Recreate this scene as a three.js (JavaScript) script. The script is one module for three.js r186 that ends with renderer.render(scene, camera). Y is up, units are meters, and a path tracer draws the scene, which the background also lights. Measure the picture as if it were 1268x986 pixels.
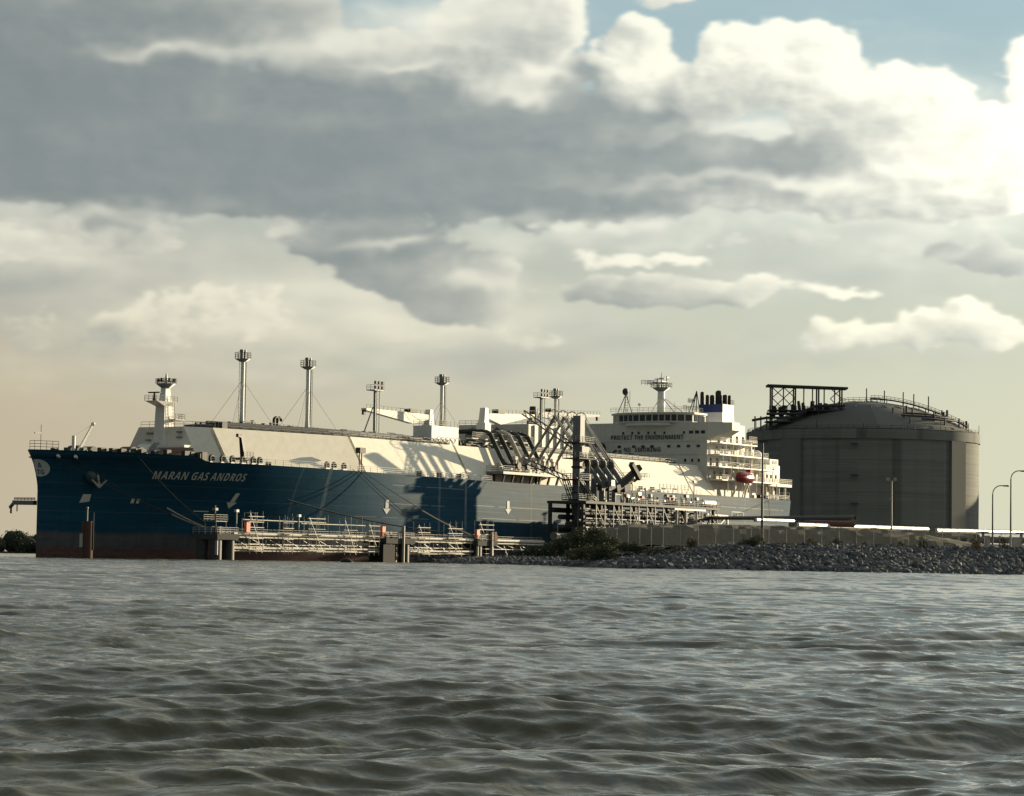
import * as THREE from 'three';
import { FontLoader } from 'three/addons/loaders/FontLoader.js';
import { mergeGeometries } from 'three/addons/utils/BufferGeometryUtils.js';

// ---------- camera, sun, exposure ----------
const RAD = Math.PI / 180;
const scene = new THREE.Scene();
const camera = new THREE.PerspectiveCamera(17.52, 1024 / 796, 0.5, 30000);
camera.position.set(0, 1, 0);
camera.rotation.set(3.579 * RAD, 0, 0); camera.rotateZ(0.899 * RAD);
const SUN_AZ = 50, SUN_EL = 10.5; // degrees right of the view's forward direction, degrees above the horizon
const sunDir = new THREE.Vector3(Math.sin(SUN_AZ * RAD) * Math.cos(SUN_EL * RAD), Math.sin(SUN_EL * RAD), -Math.cos(SUN_AZ * RAD) * Math.cos(SUN_EL * RAD));
const sun = new THREE.DirectionalLight(new THREE.Color().setRGB(1.0, 0.82, 0.54), 5);
sun.name = 'sun'; sun.target.name = 'sun_target';
sun.target.position.set(20, 0, -600); sun.position.copy(sun.target.position).addScaledVector(sunDir, 1500);
sun.castShadow = true; sun.shadow.radius = 1; sun.shadow.mapSize.set(4096, 4096);
Object.assign(sun.shadow.camera, { left: -450, right: 450, top: 300, bottom: -300, near: 100, far: 3200 });
scene.add(sun, sun.target);
const renderer = new THREE.WebGLRenderer({ antialias: true });
renderer.toneMapping = THREE.LinearToneMapping; renderer.toneMappingExposure = 1.65;
renderer.shadowMap.enabled = true;
const SKY_H = 4096;

// ---------- noise ----------
function mulberry(a) { return () => { a |= 0; a = (a + 0x6d2b79f5) | 0; let t = Math.imul(a ^ (a >>> 15), 1 | a); t = (t + Math.imul(t ^ (t >>> 7), 61 | t)) ^ t; return ((t ^ (t >>> 14)) >>> 0) / 4294967296; }; }
const rng = mulberry(77);
const PERM = new Uint8Array(512); { const p = [...Array(256).keys()]; for (let i = 255; i > 0; i--) { const j = Math.floor(rng() * (i + 1)); [p[i], p[j]] = [p[j], p[i]]; } for (let i = 0; i < 512; i++) PERM[i] = p[i & 255]; }
const GX = new Float32Array(256), GY = new Float32Array(256), GZ = new Float32Array(256);
for (let i = 0; i < 256; i++) { const z = rng() * 2 - 1, a = rng() * 6.2832, r = Math.sqrt(1 - z * z); GX[i] = r * Math.cos(a); GY[i] = r * Math.sin(a); GZ[i] = z; }
function n3(x, y, z) {
  const X = Math.floor(x), Y = Math.floor(y), Z = Math.floor(z), fx = x - X, fy = y - Y, fz = z - Z, u = fx * fx * fx * (fx * (fx * 6 - 15) + 10), v = fy * fy * fy * (fy * (fy * 6 - 15) + 10), w = fz * fz * fz * (fz * (fz * 6 - 15) + 10);
  const a = PERM[X & 255], b = PERM[(X + 1) & 255], aa = PERM[a + (Y & 255)], ab = PERM[a + ((Y + 1) & 255)], ba = PERM[b + (Y & 255)], bb = PERM[b + ((Y + 1) & 255)], z0 = Z & 255, z1 = (Z + 1) & 255;
  const g = (h, dx, dy, dz) => GX[h] * dx + GY[h] * dy + GZ[h] * dz;
  const l = (p, q, t) => p + (q - p) * t;
  return 1.5 * l(l(l(g(PERM[aa + z0], fx, fy, fz), g(PERM[ba + z0], fx - 1, fy, fz), u), l(g(PERM[ab + z0], fx, fy - 1, fz), g(PERM[bb + z0], fx - 1, fy - 1, fz), u), v),
    l(l(g(PERM[aa + z1], fx, fy, fz - 1), g(PERM[ba + z1], fx - 1, fy, fz - 1), u), l(g(PERM[ab + z1], fx, fy - 1, fz - 1), g(PERM[bb + z1], fx - 1, fy - 1, fz - 1), u), v), w);
}
const clamp = THREE.MathUtils.clamp, smooth = (a, b, x) => { const t = clamp((x - a) / (b - a), 0, 1); return t * t * (3 - 2 * t); }, mix = (a, b, t) => a + (b - a) * t;

// ---------- sky: hazy air and cumulus, computed for every direction ----------
function makeSky() {
  const W = 4096, H = SKY_H, DEG = Math.PI / 180, NX = W, NY = H / 2, SUN_A = 50, GAIN = 1 / 1.65;
  // cloud masses: azimuth, elevation, half width, height above and below their middle (degrees), strength, how thin and sunlit they are
  const FRONT = [[-9.56, 8.86, 5.91, 2.15, 1.25, 0.95, 0.05], [-4.55, 8.76, 5.37, 1.43, 1.25, 0.95, 0.08], [-0.25, 9.00, 4.66, 1.61, 1.47, 1.00, 0.15], [4.05, 8.62, 3.94, 0.81, 0.81, 0.90, 0.30], [-10.28, 10.99, 4.12, 1.97, 1.79, 0.85, 0.05], [-5.98, 11.78, 2.69, 0.90, 0.54, 0.60, 0.35], [-2.94, 10.84, 2.69, 0.72, 0.54, 0.75, 0.50], [-0.25, 11.15, 1.61, 1.43, 1.07, 1.00, 0.75], [0.82, 11.88, 0.54, 1.07, 1.07, 0.85, 0.85], [2.79, 10.75, 1.04, 1.04, 0.90, 1.00, 0.95], [4.40, 10.47, 1.07, 0.64, 0.72, 0.90, 0.75], [5.66, 11.03, 1.29, 0.93, 1.07, 1.00, 0.90], [6.91, 10.99, 0.81, 0.90, 1.07, 0.80, 0.90], [7.27, 9.84, 1.07, 0.81, 1.07, 0.90, 0.90], [8.88, 9.77, 1.47, 1.29, 1.43, 1.00, 1.00], [10.58, 8.90, 1.43, 1.07, 1.43, 1.00, 1.00], [11.32, 10.71, 0.47, 0.75, 0.90, 0.80, 0.90], [9.24, 8.17, 2.69, 1.07, 0.81, 1.00, 0.95], [3.51, 12.37, 0.72, 0.36, 0.36, 0.50, 0.80], [6.55, 7.95, 3.22, 0.39, 0.36, 0.70, 0.90], [-2.76, 6.55, 1.97, 0.81, 0.72, 0.90, 0.20], [-1.06, 6.04, 1.52, 0.81, 0.90, 0.75, 0.40], [-5.44, 7.13, 0.45, 0.29, 0.21, 0.42, 0.90], [-8.67, 6.90, 1.61, 0.61, 0.50, 0.62, 0.75], [-10.99, 6.60, 1.07, 0.54, 0.54, 0.60, 0.75], [-6.70, 5.23, 2.33, 0.81, 0.90, 0.50, 0.85], [-4.19, 6.97, 1.43, 0.54, 0.47, 0.60, 0.40], [-10.28, 4.73, 2.15, 0.72, 0.72, 0.42, 0.60], [0.11, 4.89, 1.07, 0.47, 0.43, 0.42, 0.50], [1.54, 6.70, 0.90, 0.29, 0.25, 0.40, 0.70], [5.84, 7.13, 2.15, 0.25, 0.21, 0.42, 0.70], [3.69, 5.93, 2.95, 0.50, 0.39, 0.95, 0.55], [3.24, 6.73, 1.11, 0.23, 0.18, 0.50, 0.85], [7.54, 5.01, 1.16, 0.45, 0.36, 0.90, 0.75], [9.78, 5.13, 1.79, 0.61, 0.45, 1.00, 0.80], [10.40, 6.57, 1.43, 0.39, 0.32, 0.80, 0.35], [7.45, 5.94, 0.72, 0.18, 0.14, 0.42, 0.90], [8.79, 4.22, 0.72, 0.18, 0.14, 0.30, 0.90]];
  const VEIL = [[-9.74, 6.17, 4.66, 1.07, 1.43, 0.80, 0.60], [-6.88, 5.14, 5.37, 1.25, 1.43, 0.80, 0.80], [-1.32, 5.40, 2.86, 0.90, 1.25, 0.70, 0.75], [-3.83, 4.65, 5.73, 1.07, 1.07, 0.60, 0.70], [1.18, 7.14, 3.04, 0.39, 0.36, 0.70, 0.80], [-7.77, 10.67, 7.52, 2.51, 1.43, 0.80, 0.25], [1.18, 8.85, 8.95, 1.25, 1.07, 0.70, 0.40], [8.70, 8.25, 3.94, 2.15, 1.61, 0.80, 0.90], [0.11, 4.53, 3.58, 0.90, 0.72, 0.50, 0.50], [6.55, 6.42, 5.37, 0.72, 0.72, 0.50, 0.50], [6.55, 4.63, 7.16, 0.54, 0.54, 0.40, 0.30]];
  const WISP = [[-3.65, 11.37, 2.69, 0.39, 0.32, 0.60, 0.90], [-1.32, 11.85, 2.15, 0.54, 0.36, 0.60, 0.90], [0.29, 10.44, 1.07, 0.32, 0.25, 0.70, 0.95], [-7.23, 11.13, 2.15, 0.21, 0.18, 0.50, 0.70], [-0.25, 10.29, 0.72, 0.21, 0.18, 0.60, 1.00], [-2.76, 10.90, 1.07, 0.18, 0.14, 0.60, 1.00], [-9.20, 7.39, 3.22, 0.32, 0.29, 0.50, 0.80], [2.08, 7.43, 3.58, 0.21, 0.21, 0.45, 0.90], [-10.28, 6.34, 1.25, 0.39, 0.36, 0.60, 0.90], [-5.98, 5.33, 2.69, 0.54, 0.54, 0.60, 0.90], [-0.97, 6.13, 1.07, 0.39, 0.32, 0.60, 0.95], [4.76, 9.53, 2.51, 0.25, 0.21, 0.45, 0.95], [4.40, 8.40, 2.69, 0.18, 0.18, 0.40, 0.95], [6.55, 8.39, 2.15, 0.25, 0.21, 0.60, 1.00], [9.78, 8.98, 1.61, 0.72, 0.54, 0.60, 1.00], [-2.76, 6.99, 1.25, 0.18, 0.18, 0.50, 0.80], [-10.99, 6.86, 0.72, 0.54, 0.36, 0.50, 0.90]];
  const rowE = (j) => (j + 0.5) / NY * 90, colA = (i) => { const A = ((i + 0.5) / W - 0.5) * 360 + 90; return A > 180 ? A - 360 : A; }, colOf = (A) => ((A - 90) / 360 + 0.5) * W - 0.5;
  const i0 = Math.floor(colOf(-18)), i1 = Math.ceil(colOf(18)), j1 = Math.ceil(18 / 90 * NY), ST = 8;
  // one layer: density and thinness for every direction; full detail around the view, every eighth sample elsewhere
  function layer(MASS, crisp, seed) {
    const at = (A, E, out) => {
      const ce = Math.cos(E * DEG), dx = Math.sin(A * DEG) * ce + seed, dy = Math.sin(E * DEG), dz = -Math.cos(A * DEG) * ce - seed;
      const inside = 1 - smooth(12.5, 17.5, Math.max(Math.abs(A), E * 1.02 - 0.2));
      const q = 16, w1 = n3(dx * q, dy * q * 1.8, dz * q), w2 = n3(dx * q + 31, dy * q * 1.8 + 7, dz * q - 12), q2 = 62, w3 = n3(dx * q2 + 3, dy * q2 * 1.5, dz * q2), w4 = n3(dx * q2 + 17, dy * q2 * 1.5 - 9, dz * q2 + 5);
      let m = 0, thin = 0.35;
      if (inside > 0) {
        const w5 = n3(dx * 170, dy * 200, dz * 170), w6 = n3(dx * 170 + 40, dy * 200 + 3, dz * 170);
        const a = A + 0.5 * w1 + 0.3 * w3 + 0.14 * w5, e = E + 0.32 * w2 + 0.24 * w4 + 0.11 * w6;
        let miss = 1, ws = 1e-4, wt = 3e-5;
        for (const [ma, me, rx, rt, rb, s, br] of MASS) {
          const x = (a - ma) / rx; if (x > 1.7 || x < -1.7) continue;
          const y = e > me ? (e - me) / rt : (e - me) / rb, r = x * x + y * y; if (r > 2.9) continue;
          const c = clamp(s, 0, 0.97) * Math.exp(-r * (crisp ? r * 0.9 : 1.1)); miss *= 1 - c; ws += c * c; wt += c * c * br;
        }
        m = 1 - miss; thin = clamp(wt / ws + 0.22 * n3(dx * 14 + 5, dy * 75, dz * 14) + 0.12 * n3(dx * 50, dy * 160, dz * 50 + 2), 0, 1);
      }
      if (inside < 1) {
        const g = 5.5, c = n3(dx * g + 9, dy * g * 2.4, dz * g + 4) + 0.5 * n3(dx * g * 2.3, dy * g * 5 + 8, dz * g * 2.3);
        m = mix(smooth(-0.45, 0.55, c), m, inside); thin = mix(0.4 + 0.3 * w1, thin, inside);
      }
      let b = 0, amp = 0.5, f = crisp ? 34 : 20;
      for (let i = 0; i < (crisp ? 6 : 4); i++) { b += amp * (0.42 - Math.abs(n3(dx * f + i * 7, dy * f * (crisp ? 1.35 : 2.2) + i, dz * f - i * 3)) * 1.25); amp *= crisp ? 0.63 : 0.57; f *= 2.05; }
      out[0] = crisp ? m * 1.35 - 0.58 + b * (0.3 + 0.7 * smooth(0.02, 0.5, m)) * 1.05 + 0.16 * w1 * m : m * 0.9 - 0.12 + b * 0.6 * (0.3 + m) + 0.12 * w1;
      if (crisp) out[0] -= 0.2 * (Math.abs(n3(dx * 95, dy * 150, dz * 95)) + 0.7 * Math.abs(n3(dx * 210, dy * 300, dz * 210))) * (1 - 0.75 * smooth(0.3, 0.85, m)) - 0.05;
      out[1] = thin;
    };
    const dens = new Float32Array(NX * NY), thin = new Float32Array(NX * NY), cw = NX / ST, ch = NY / ST + 1, cd = new Float32Array(cw * ch), ct = new Float32Array(cw * ch), o = [0, 0];
    for (let j = 0; j < ch; j++) for (let i = 0; i < cw; i++) { at(colA(i * ST), Math.min(90, rowE(j * ST)), o); cd[j * cw + i] = o[0]; ct[j * cw + i] = o[1]; }
    for (let j = 0; j < NY; j++) {
      const jj = j / ST, ja = Math.floor(jj), tj = jj - ja;
      for (let i = 0; i < NX; i++) {
        const k = j * NX + i;
        if (i >= i0 && i < i1 && j < j1) { at(colA(i), rowE(j), o); dens[k] = o[0]; thin[k] = o[1]; continue; }
        const ii = i / ST, ia = Math.floor(ii), ti = ii - ia, ib = (ia + 1) % cw, p = ja * cw + ia, q = ja * cw + ib;
        dens[k] = mix(mix(cd[p], cd[q], ti), mix(cd[p + cw], cd[q + cw], ti), tj); thin[k] = mix(mix(ct[p], ct[q], ti), mix(ct[p + cw], ct[q + cw], ti), tj);
      }
    }
    return { dens, thin };
  }
  const veil = layer(VEIL, false, 3.3), front = layer(FRONT, true, 0), wisp = layer(WISP, false, 7.7);
  const data = new Float32Array(W * H * 4), kx = W / 360, ky = NY / 90, STEPS = [0.05, 0.1, 0.17, 0.27, 0.42, 0.65, 1.0, 1.5];
  for (let j = 0; j < NY; j++) {
    const E = rowE(j), hz = Math.exp(-E / 5.0), high = smooth(15, 70, E), up = smooth(2, 13, E);
    for (let i = 0; i < NX; i++) {
      const A = colA(i); let da = Math.abs(A - SUN_A); if (da > 180) da = 360 - da;
      // towards the sun the air is brighter and paler
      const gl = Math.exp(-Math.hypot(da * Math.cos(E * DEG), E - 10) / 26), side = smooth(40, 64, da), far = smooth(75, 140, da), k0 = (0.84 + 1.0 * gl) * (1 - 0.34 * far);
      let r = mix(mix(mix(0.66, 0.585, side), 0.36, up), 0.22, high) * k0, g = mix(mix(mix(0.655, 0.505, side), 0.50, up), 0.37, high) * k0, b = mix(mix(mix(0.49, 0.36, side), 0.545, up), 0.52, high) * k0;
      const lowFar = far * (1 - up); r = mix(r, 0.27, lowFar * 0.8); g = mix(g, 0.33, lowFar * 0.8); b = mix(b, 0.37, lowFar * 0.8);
      const sx = A < SUN_A + 1 && A > SUN_A - 180 ? 1 : -1;
      for (const [L, crisp] of [[veil, 0], [front, 1], [wisp, 0]]) {
        const D = L.dens, k = j * NX + i, d = D[k], alpha = crisp ? smooth(-0.06, 0.24, d) * 0.97 : smooth(-0.15, 0.75, d) * 0.85;
        if (alpha < 0.003) continue;
        let T = 0, prev = 0, rel = 0, n = 0;
        for (const s of STEPS) {
          const ci = (i + Math.round(sx * s * 0.82 * kx) + NX) % NX, cj = Math.min(NY - 1, j + Math.round(s * 0.57 * ky)), v = D[cj * NX + ci];
          if (v > -0.05) T += Math.min(v + 0.05, 0.7) * (s - prev); prev = s;
          if (n < 5) rel += (d - v) * [0.2, 0.25, 0.25, 0.2, 0.1][n]; n++;
        }
        const thin = L.thin[k], own = Math.max(0, d), beam = Math.exp(-T * (crisp ? 2.5 : 1.5) * (1.15 - thin)), edge = Math.exp(-own * 2.6), relief = clamp(rel * (crisp ? 1.5 : 0.8), -0.5, 0.6);
        const lit = clamp(beam * (0.7 + 0.3 * edge) * (0.45 + 0.55 * thin) + relief * (0.08 + 0.75 * thin * thin) + thin * thin * 0.42 + thin * 0.06, 0, 1.15);
        const cool = crisp ? 1 : 1.08, kk = (0.62 + 2.3 * gl) * cool * (1 - 0.3 * far), warm = smooth(8.5, 3, E) * (1 - far), lr = (0.40 + 2.7 * gl) * (1 - 0.3 * far), lg = lr * mix(0.955, 0.865, warm * side + warm * 0.35 * (1 - side)), lb = lr * mix(0.775, 0.58, warm * side + warm * 0.5 * (1 - side));
        let cr = 0.262 * kk * (1 - 0.4 * lit) + lr * lit * 0.9, cg = 0.305 * kk * (1 - 0.4 * lit) + lg * lit * 0.9, cb = 0.312 * kk * (1 - 0.4 * lit) + lb * lit * 0.9;
        const hh = 0.68 * Math.exp(-E / 3.2); cr = mix(cr, r, hh); cg = mix(cg, g, hh); cb = mix(cb, b, hh);
        r = mix(r, cr, alpha); g = mix(g, cg, alpha); b = mix(b, cb, alpha);
      }
      const o = ((j + NY) * W + i) * 4; data[o] = r * GAIN; data[o + 1] = g * GAIN; data[o + 2] = b * GAIN; data[o + 3] = 1;
    }
  }
  for (let o = 0; o < NY * W * 4; o += 4) { data[o] = 0.10; data[o + 1] = 0.105; data[o + 2] = 0.09; data[o + 3] = 1; }
  const t = new THREE.DataTexture(data, W, H, THREE.RGBAFormat, THREE.FloatType);
  t.mapping = THREE.EquirectangularReflectionMapping; t.magFilter = THREE.LinearFilter; t.minFilter = THREE.LinearFilter; t.colorSpace = THREE.LinearSRGBColorSpace; t.needsUpdate = true;
  return t;
}
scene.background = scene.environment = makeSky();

// ---------- helpers ----------
// Points are [a, b, h]: along, across, up. In the ship's frame a runs to the bow and b to port; ashore a is metres right and b metres ahead.
const rnd = mulberry(4242), rr = (a, b) => a + (b - a) * rnd();
const taken = new Map();
function numbered(n) { const k = taken.get(n) ?? 0; taken.set(n, k + 1); return k ? n + '_' + String(k).padStart(3, '0') : n; }
const SHIP_TURN = -122.2 * RAD, AL = 32.2 * RAD, S0 = [61.72, -740.35];
const ship = (s, t, y = 0) => [S0[0] - Math.sin(AL) * s + Math.cos(AL) * t, y, S0[1] + Math.cos(AL) * s + Math.sin(AL) * t];
function thing(name, label, category, frame, [a, b, h], group) {
  const o = new THREE.Group(); o.name = numbered(name); scene.add(o);
  if (frame === 'berth') { o.position.set(...ship(a, b, h)); o.rotation.y = SHIP_TURN; } else o.position.set(a, h, -b);
  o.userData = { label, category }; if (group) o.userData.group = group;
  return o;
}
function copyOf(src, label, frame, [a, b, h], turn = 0) {
  const o = src.clone(); o.name = numbered(src.name.replace(/_\d{3}$/, '')); scene.add(o); o.userData = { ...src.userData, label };
  if (frame === 'berth') { o.position.set(...ship(a, b, h)); o.rotation.y = SHIP_TURN + turn; } else { o.position.set(a, h, -b); o.rotation.y = turn; }
  return o;
}
const part = (name, parent) => { const g = new THREE.Group(); g.name = name; parent.add(g); return g; };
class MB {
  constructor() { this.P = []; this.N = []; this.T = []; this.I = []; }
  quad(p, q, r, s) {
    const k = this.P.length / 3, e = [q[0] - p[0], q[1] - p[1], q[2] - p[2]], f = [s[0] - p[0], s[1] - p[1], s[2] - p[2]];
    const E = [e[0], e[2], -e[1]], F = [f[0], f[2], -f[1]];
    let n = [E[1] * F[2] - E[2] * F[1], E[2] * F[0] - E[0] * F[2], E[0] * F[1] - E[1] * F[0]]; const l = Math.hypot(...n) || 1; n = n.map((x) => x / l);
    const le = Math.hypot(...e), lf = Math.hypot(...f), uv = [[0, 0], [le, 0], [le, lf], [0, lf]];
    [p, q, r, s].forEach((c, i) => { this.P.push(c[0], c[2], -c[1]); this.N.push(...n); this.T.push(...uv[i]); });
    this.I.push(k, k + 1, k + 2, k, k + 2, k + 3); return this;
  }
  hexa(c) { // eight corners: bottom four, top four, both counter-clockwise from above in (a, b)
    this.quad(c[3], c[2], c[1], c[0]); this.quad(c[4], c[5], c[6], c[7]);
    for (let i = 0; i < 4; i++) { const j = (i + 1) % 4; this.quad(c[i], c[j], c[4 + j], c[4 + i]); }
    return this;
  }
  box(a0, a1, b0, b1, h0, h1) { return this.hexa([[a0, b0, h0], [a1, b0, h0], [a1, b1, h0], [a0, b1, h0], [a0, b0, h1], [a1, b0, h1], [a1, b1, h1], [a0, b1, h1]]); }
  prism(outline, h0, h1) { // outline [a, b] counter-clockwise
    const n = outline.length, k = outline.map(([a, b]) => [a, b]);
    for (let i = 0; i < n; i++) { const j = (i + 1) % n; this.quad([...k[i], h0], [...k[j], h0], [...k[j], h1], [...k[i], h1]); }
    for (let i = 1; i < n - 1; i++) { this.quad([...k[0], h1], [...k[i], h1], [...k[i + 1], h1], [...k[0], h1]); this.quad([...k[0], h0], [...k[i + 1], h0], [...k[i], h0], [...k[0], h0]); }
    return this;
  }
  beam(p, q, w, d, w2 = w, d2 = d) { // rectangular beam from p to q, w wide and d deep
    const v = new THREE.Vector3(q[0] - p[0], q[1] - p[1], q[2] - p[2]), up = Math.abs(v.z) > 0.95 * v.length() ? new THREE.Vector3(1, 0, 0) : new THREE.Vector3(0, 0, 1);
    const x = new THREE.Vector3().crossVectors(v, up).normalize(), y = new THREE.Vector3().crossVectors(x, v).normalize();
    const c = (o, i, j, W, D) => [o[0] + x.x * i * W / 2 + y.x * j * D / 2, o[1] + x.y * i * W / 2 + y.y * j * D / 2, o[2] + x.z * i * W / 2 + y.z * j * D / 2];
    return this.hexa([c(p, -1, -1, w, d), c(p, 1, -1, w, d), c(q, 1, -1, w2, d2), c(q, -1, -1, w2, d2), c(p, -1, 1, w, d), c(p, 1, 1, w, d), c(q, 1, 1, w2, d2), c(q, -1, 1, w2, d2)]);
  }
  bar(p, q, r, n = 6, r2 = r, caps = true) {
    const P = new THREE.Vector3(p[0], p[2], -p[1]), Q = new THREE.Vector3(q[0], q[2], -q[1]), d = Q.clone().sub(P), L = d.length(); if (L < 1e-6) return this; d.divideScalar(L);
    const x = new THREE.Vector3().crossVectors(d, Math.abs(d.y) > 0.9 ? new THREE.Vector3(1, 0, 0) : new THREE.Vector3(0, 1, 0)).normalize(), y = new THREE.Vector3().crossVectors(d, x), k = this.P.length / 3;
    for (let i = 0; i <= n; i++) {
      const a = i / n * 2 * Math.PI, c = Math.cos(a), s = Math.sin(a), nx = x.x * c + y.x * s, ny = x.y * c + y.y * s, nz = x.z * c + y.z * s;
      this.P.push(P.x + nx * r, P.y + ny * r, P.z + nz * r, Q.x + nx * r2, Q.y + ny * r2, Q.z + nz * r2); this.N.push(nx, ny, nz, nx, ny, nz); this.T.push(a * r, 0, a * r, L);
    }
    for (let i = 0; i < n; i++) { const b = k + i * 2; this.I.push(b, b + 3, b + 1, b, b + 2, b + 3); }
    if (caps) for (const [o, R, sg] of [[P, r, -1], [Q, r2, 1]]) {
      const c0 = this.P.length / 3; if (R < 0.001) continue;
      for (let i = 0; i < n; i++) { const a = i / n * 2 * Math.PI, c = Math.cos(a) * R, s = Math.sin(a) * R; this.P.push(o.x + x.x * c + y.x * s, o.y + x.y * c + y.y * s, o.z + x.z * c + y.z * s); this.N.push(d.x * sg, d.y * sg, d.z * sg); this.T.push(c, s); }
      for (let i = 1; i < n - 1; i++) sg < 0 ? this.I.push(c0, c0 + i + 1, c0 + i) : this.I.push(c0, c0 + i, c0 + i + 1);
    }
    return this;
  }
  tube(pts, r, n = 6) { for (let i = 0; i < pts.length - 1; i++) this.bar(pts[i], pts[i + 1], r, n); return this; }
  arc(c, R, r, e1, e2, a0 = 0, a1 = 2 * Math.PI, seg = 16, n = 5) { // bent bar round c in the plane of e1, e2
    const at = (a) => [0, 1, 2].map((k) => c[k] + R * (Math.cos(a) * e1[k] + Math.sin(a) * e2[k]));
    for (let i = 0; i < seg; i++) this.bar(at(a0 + (a1 - a0) * i / seg), at(a0 + (a1 - a0) * (i + 1) / seg), r, n, r, false);
    return this;
  }
  rail(pts, h = 1.1, step = 2, r = 0.045, rows = 3) { // handrail along pts
    for (let i = 0; i < pts.length - 1; i++) {
      const p = pts[i], q = pts[i + 1], L = Math.hypot(q[0] - p[0], q[1] - p[1], q[2] - p[2]), n = Math.max(1, Math.round(L / step)), at = (t, z) => [mix(p[0], q[0], t), mix(p[1], q[1], t), mix(p[2], q[2], t) + z];
      for (let k = 0; k <= n; k++) this.bar(at(k / n, 0), at(k / n, h), r * 1.2, 4, r * 1.2, false);
      for (let k = 1; k <= rows; k++) this.bar(at(0, h * k / rows), at(1, h * k / rows), r, 4, r, false);
    }
    return this;
  }
  ladder(p, q, w, e, r = 0.05, step = 0.7) { // two stiles and rungs, e = sideways direction
    const o = (c, s) => [0, 1, 2].map((k) => c[k] + e[k] * s * w / 2), L = Math.hypot(q[0] - p[0], q[1] - p[1], q[2] - p[2]), n = Math.round(L / step), at = (t, s) => [0, 1, 2].map((k) => mix(p[k], q[k], t) + e[k] * s * w / 2);
    this.bar(o(p, -1), o(q, -1), r, 4); this.bar(o(p, 1), o(q, 1), r, 4);
    for (let i = 1; i < n; i++) this.bar(at(i / n, -1), at(i / n, 1), r * 0.8, 4, r * 0.8, false);
    return this;
  }
  geo(g, m) {
    const q = g.index ? g.toNonIndexed() : g.clone(); if (m) q.applyMatrix4(m); const k = this.P.length / 3, c = q.attributes.position.count;
    for (const x of q.attributes.position.array) this.P.push(x); for (const x of q.attributes.normal.array) this.N.push(x);
    if (q.attributes.uv) for (const x of q.attributes.uv.array) this.T.push(x); else for (let i = 0; i < c; i++) this.T.push(0, 0);
    for (let i = 0; i < c; i++) this.I.push(k + i); return this;
  }
  ball(c, r, ra = r, rb = r, n = 10) { return this.geo(new THREE.SphereGeometry(1, n, Math.max(6, n - 2)), new THREE.Matrix4().makeTranslation(c[0], c[2], -c[1]).scale(new THREE.Vector3(ra, r, rb))); }
  build(name, mat, parent) {
    const g = new THREE.BufferGeometry();
    g.setAttribute('position', new THREE.Float32BufferAttribute(this.P, 3)); g.setAttribute('normal', new THREE.Float32BufferAttribute(this.N, 3)); g.setAttribute('uv', new THREE.Float32BufferAttribute(this.T, 2)); g.setIndex(this.I);
    const m = new THREE.Mesh(g, mat); m.name = parent === scene ? numbered(name) : name; parent.add(m); return m;
  }
}
const toS = (x) => (x <= 0.0031308 ? x * 12.92 : 1.055 * Math.pow(x, 1 / 2.4) - 0.055);
function colorTex(w, h, fn, rep = 1) { // fn(u, v) gives linear rgb
  const d = new Uint8Array(w * h * 4);
  for (let j = 0; j < h; j++) for (let i = 0; i < w; i++) { const c = fn((i + 0.5) / w, (j + 0.5) / h), o = (j * w + i) * 4; for (let k = 0; k < 3; k++) d[o + k] = clamp(toS(Math.max(0, c[k])) * 255, 0, 255); d[o + 3] = 255; }
  const t = new THREE.DataTexture(d, w, h); t.colorSpace = THREE.SRGBColorSpace; t.wrapS = t.wrapT = THREE.RepeatWrapping; t.magFilter = THREE.LinearFilter; t.repeat.set(rep, rep); t.needsUpdate = true; return t;
}
function greyTex(w, h, fn, rx = 1, ry = rx) {
  const d = new Uint8Array(w * h * 4);
  for (let j = 0; j < h; j++) for (let i = 0; i < w; i++) { const c = clamp(fn((i + 0.5) / w, (j + 0.5) / h), 0, 1) * 255, o = (j * w + i) * 4; d[o] = d[o + 1] = d[o + 2] = c; d[o + 3] = 255; }
  const t = new THREE.DataTexture(d, w, h); t.wrapS = t.wrapT = THREE.RepeatWrapping; t.magFilter = THREE.LinearFilter; t.repeat.set(rx, ry); t.needsUpdate = true; return t;
}
// noise that repeats on the unit square
const wrapN = (u, v, f, z = 0) => { const a = u * 2 * Math.PI, b = v * 2 * Math.PI, R = f / (2 * Math.PI); return n3(Math.cos(a) * R + 9.1 + z, Math.sin(a) * R + Math.cos(b) * R * 1.3, Math.sin(b) * R + 4.7 * z); };
const paint = (r, g, b, rough = 0.6, metal = 0, more = {}) => new THREE.MeshStandardMaterial({ color: new THREE.Color().setRGB(r, g, b), roughness: rough, metalness: metal, ...more });
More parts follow.
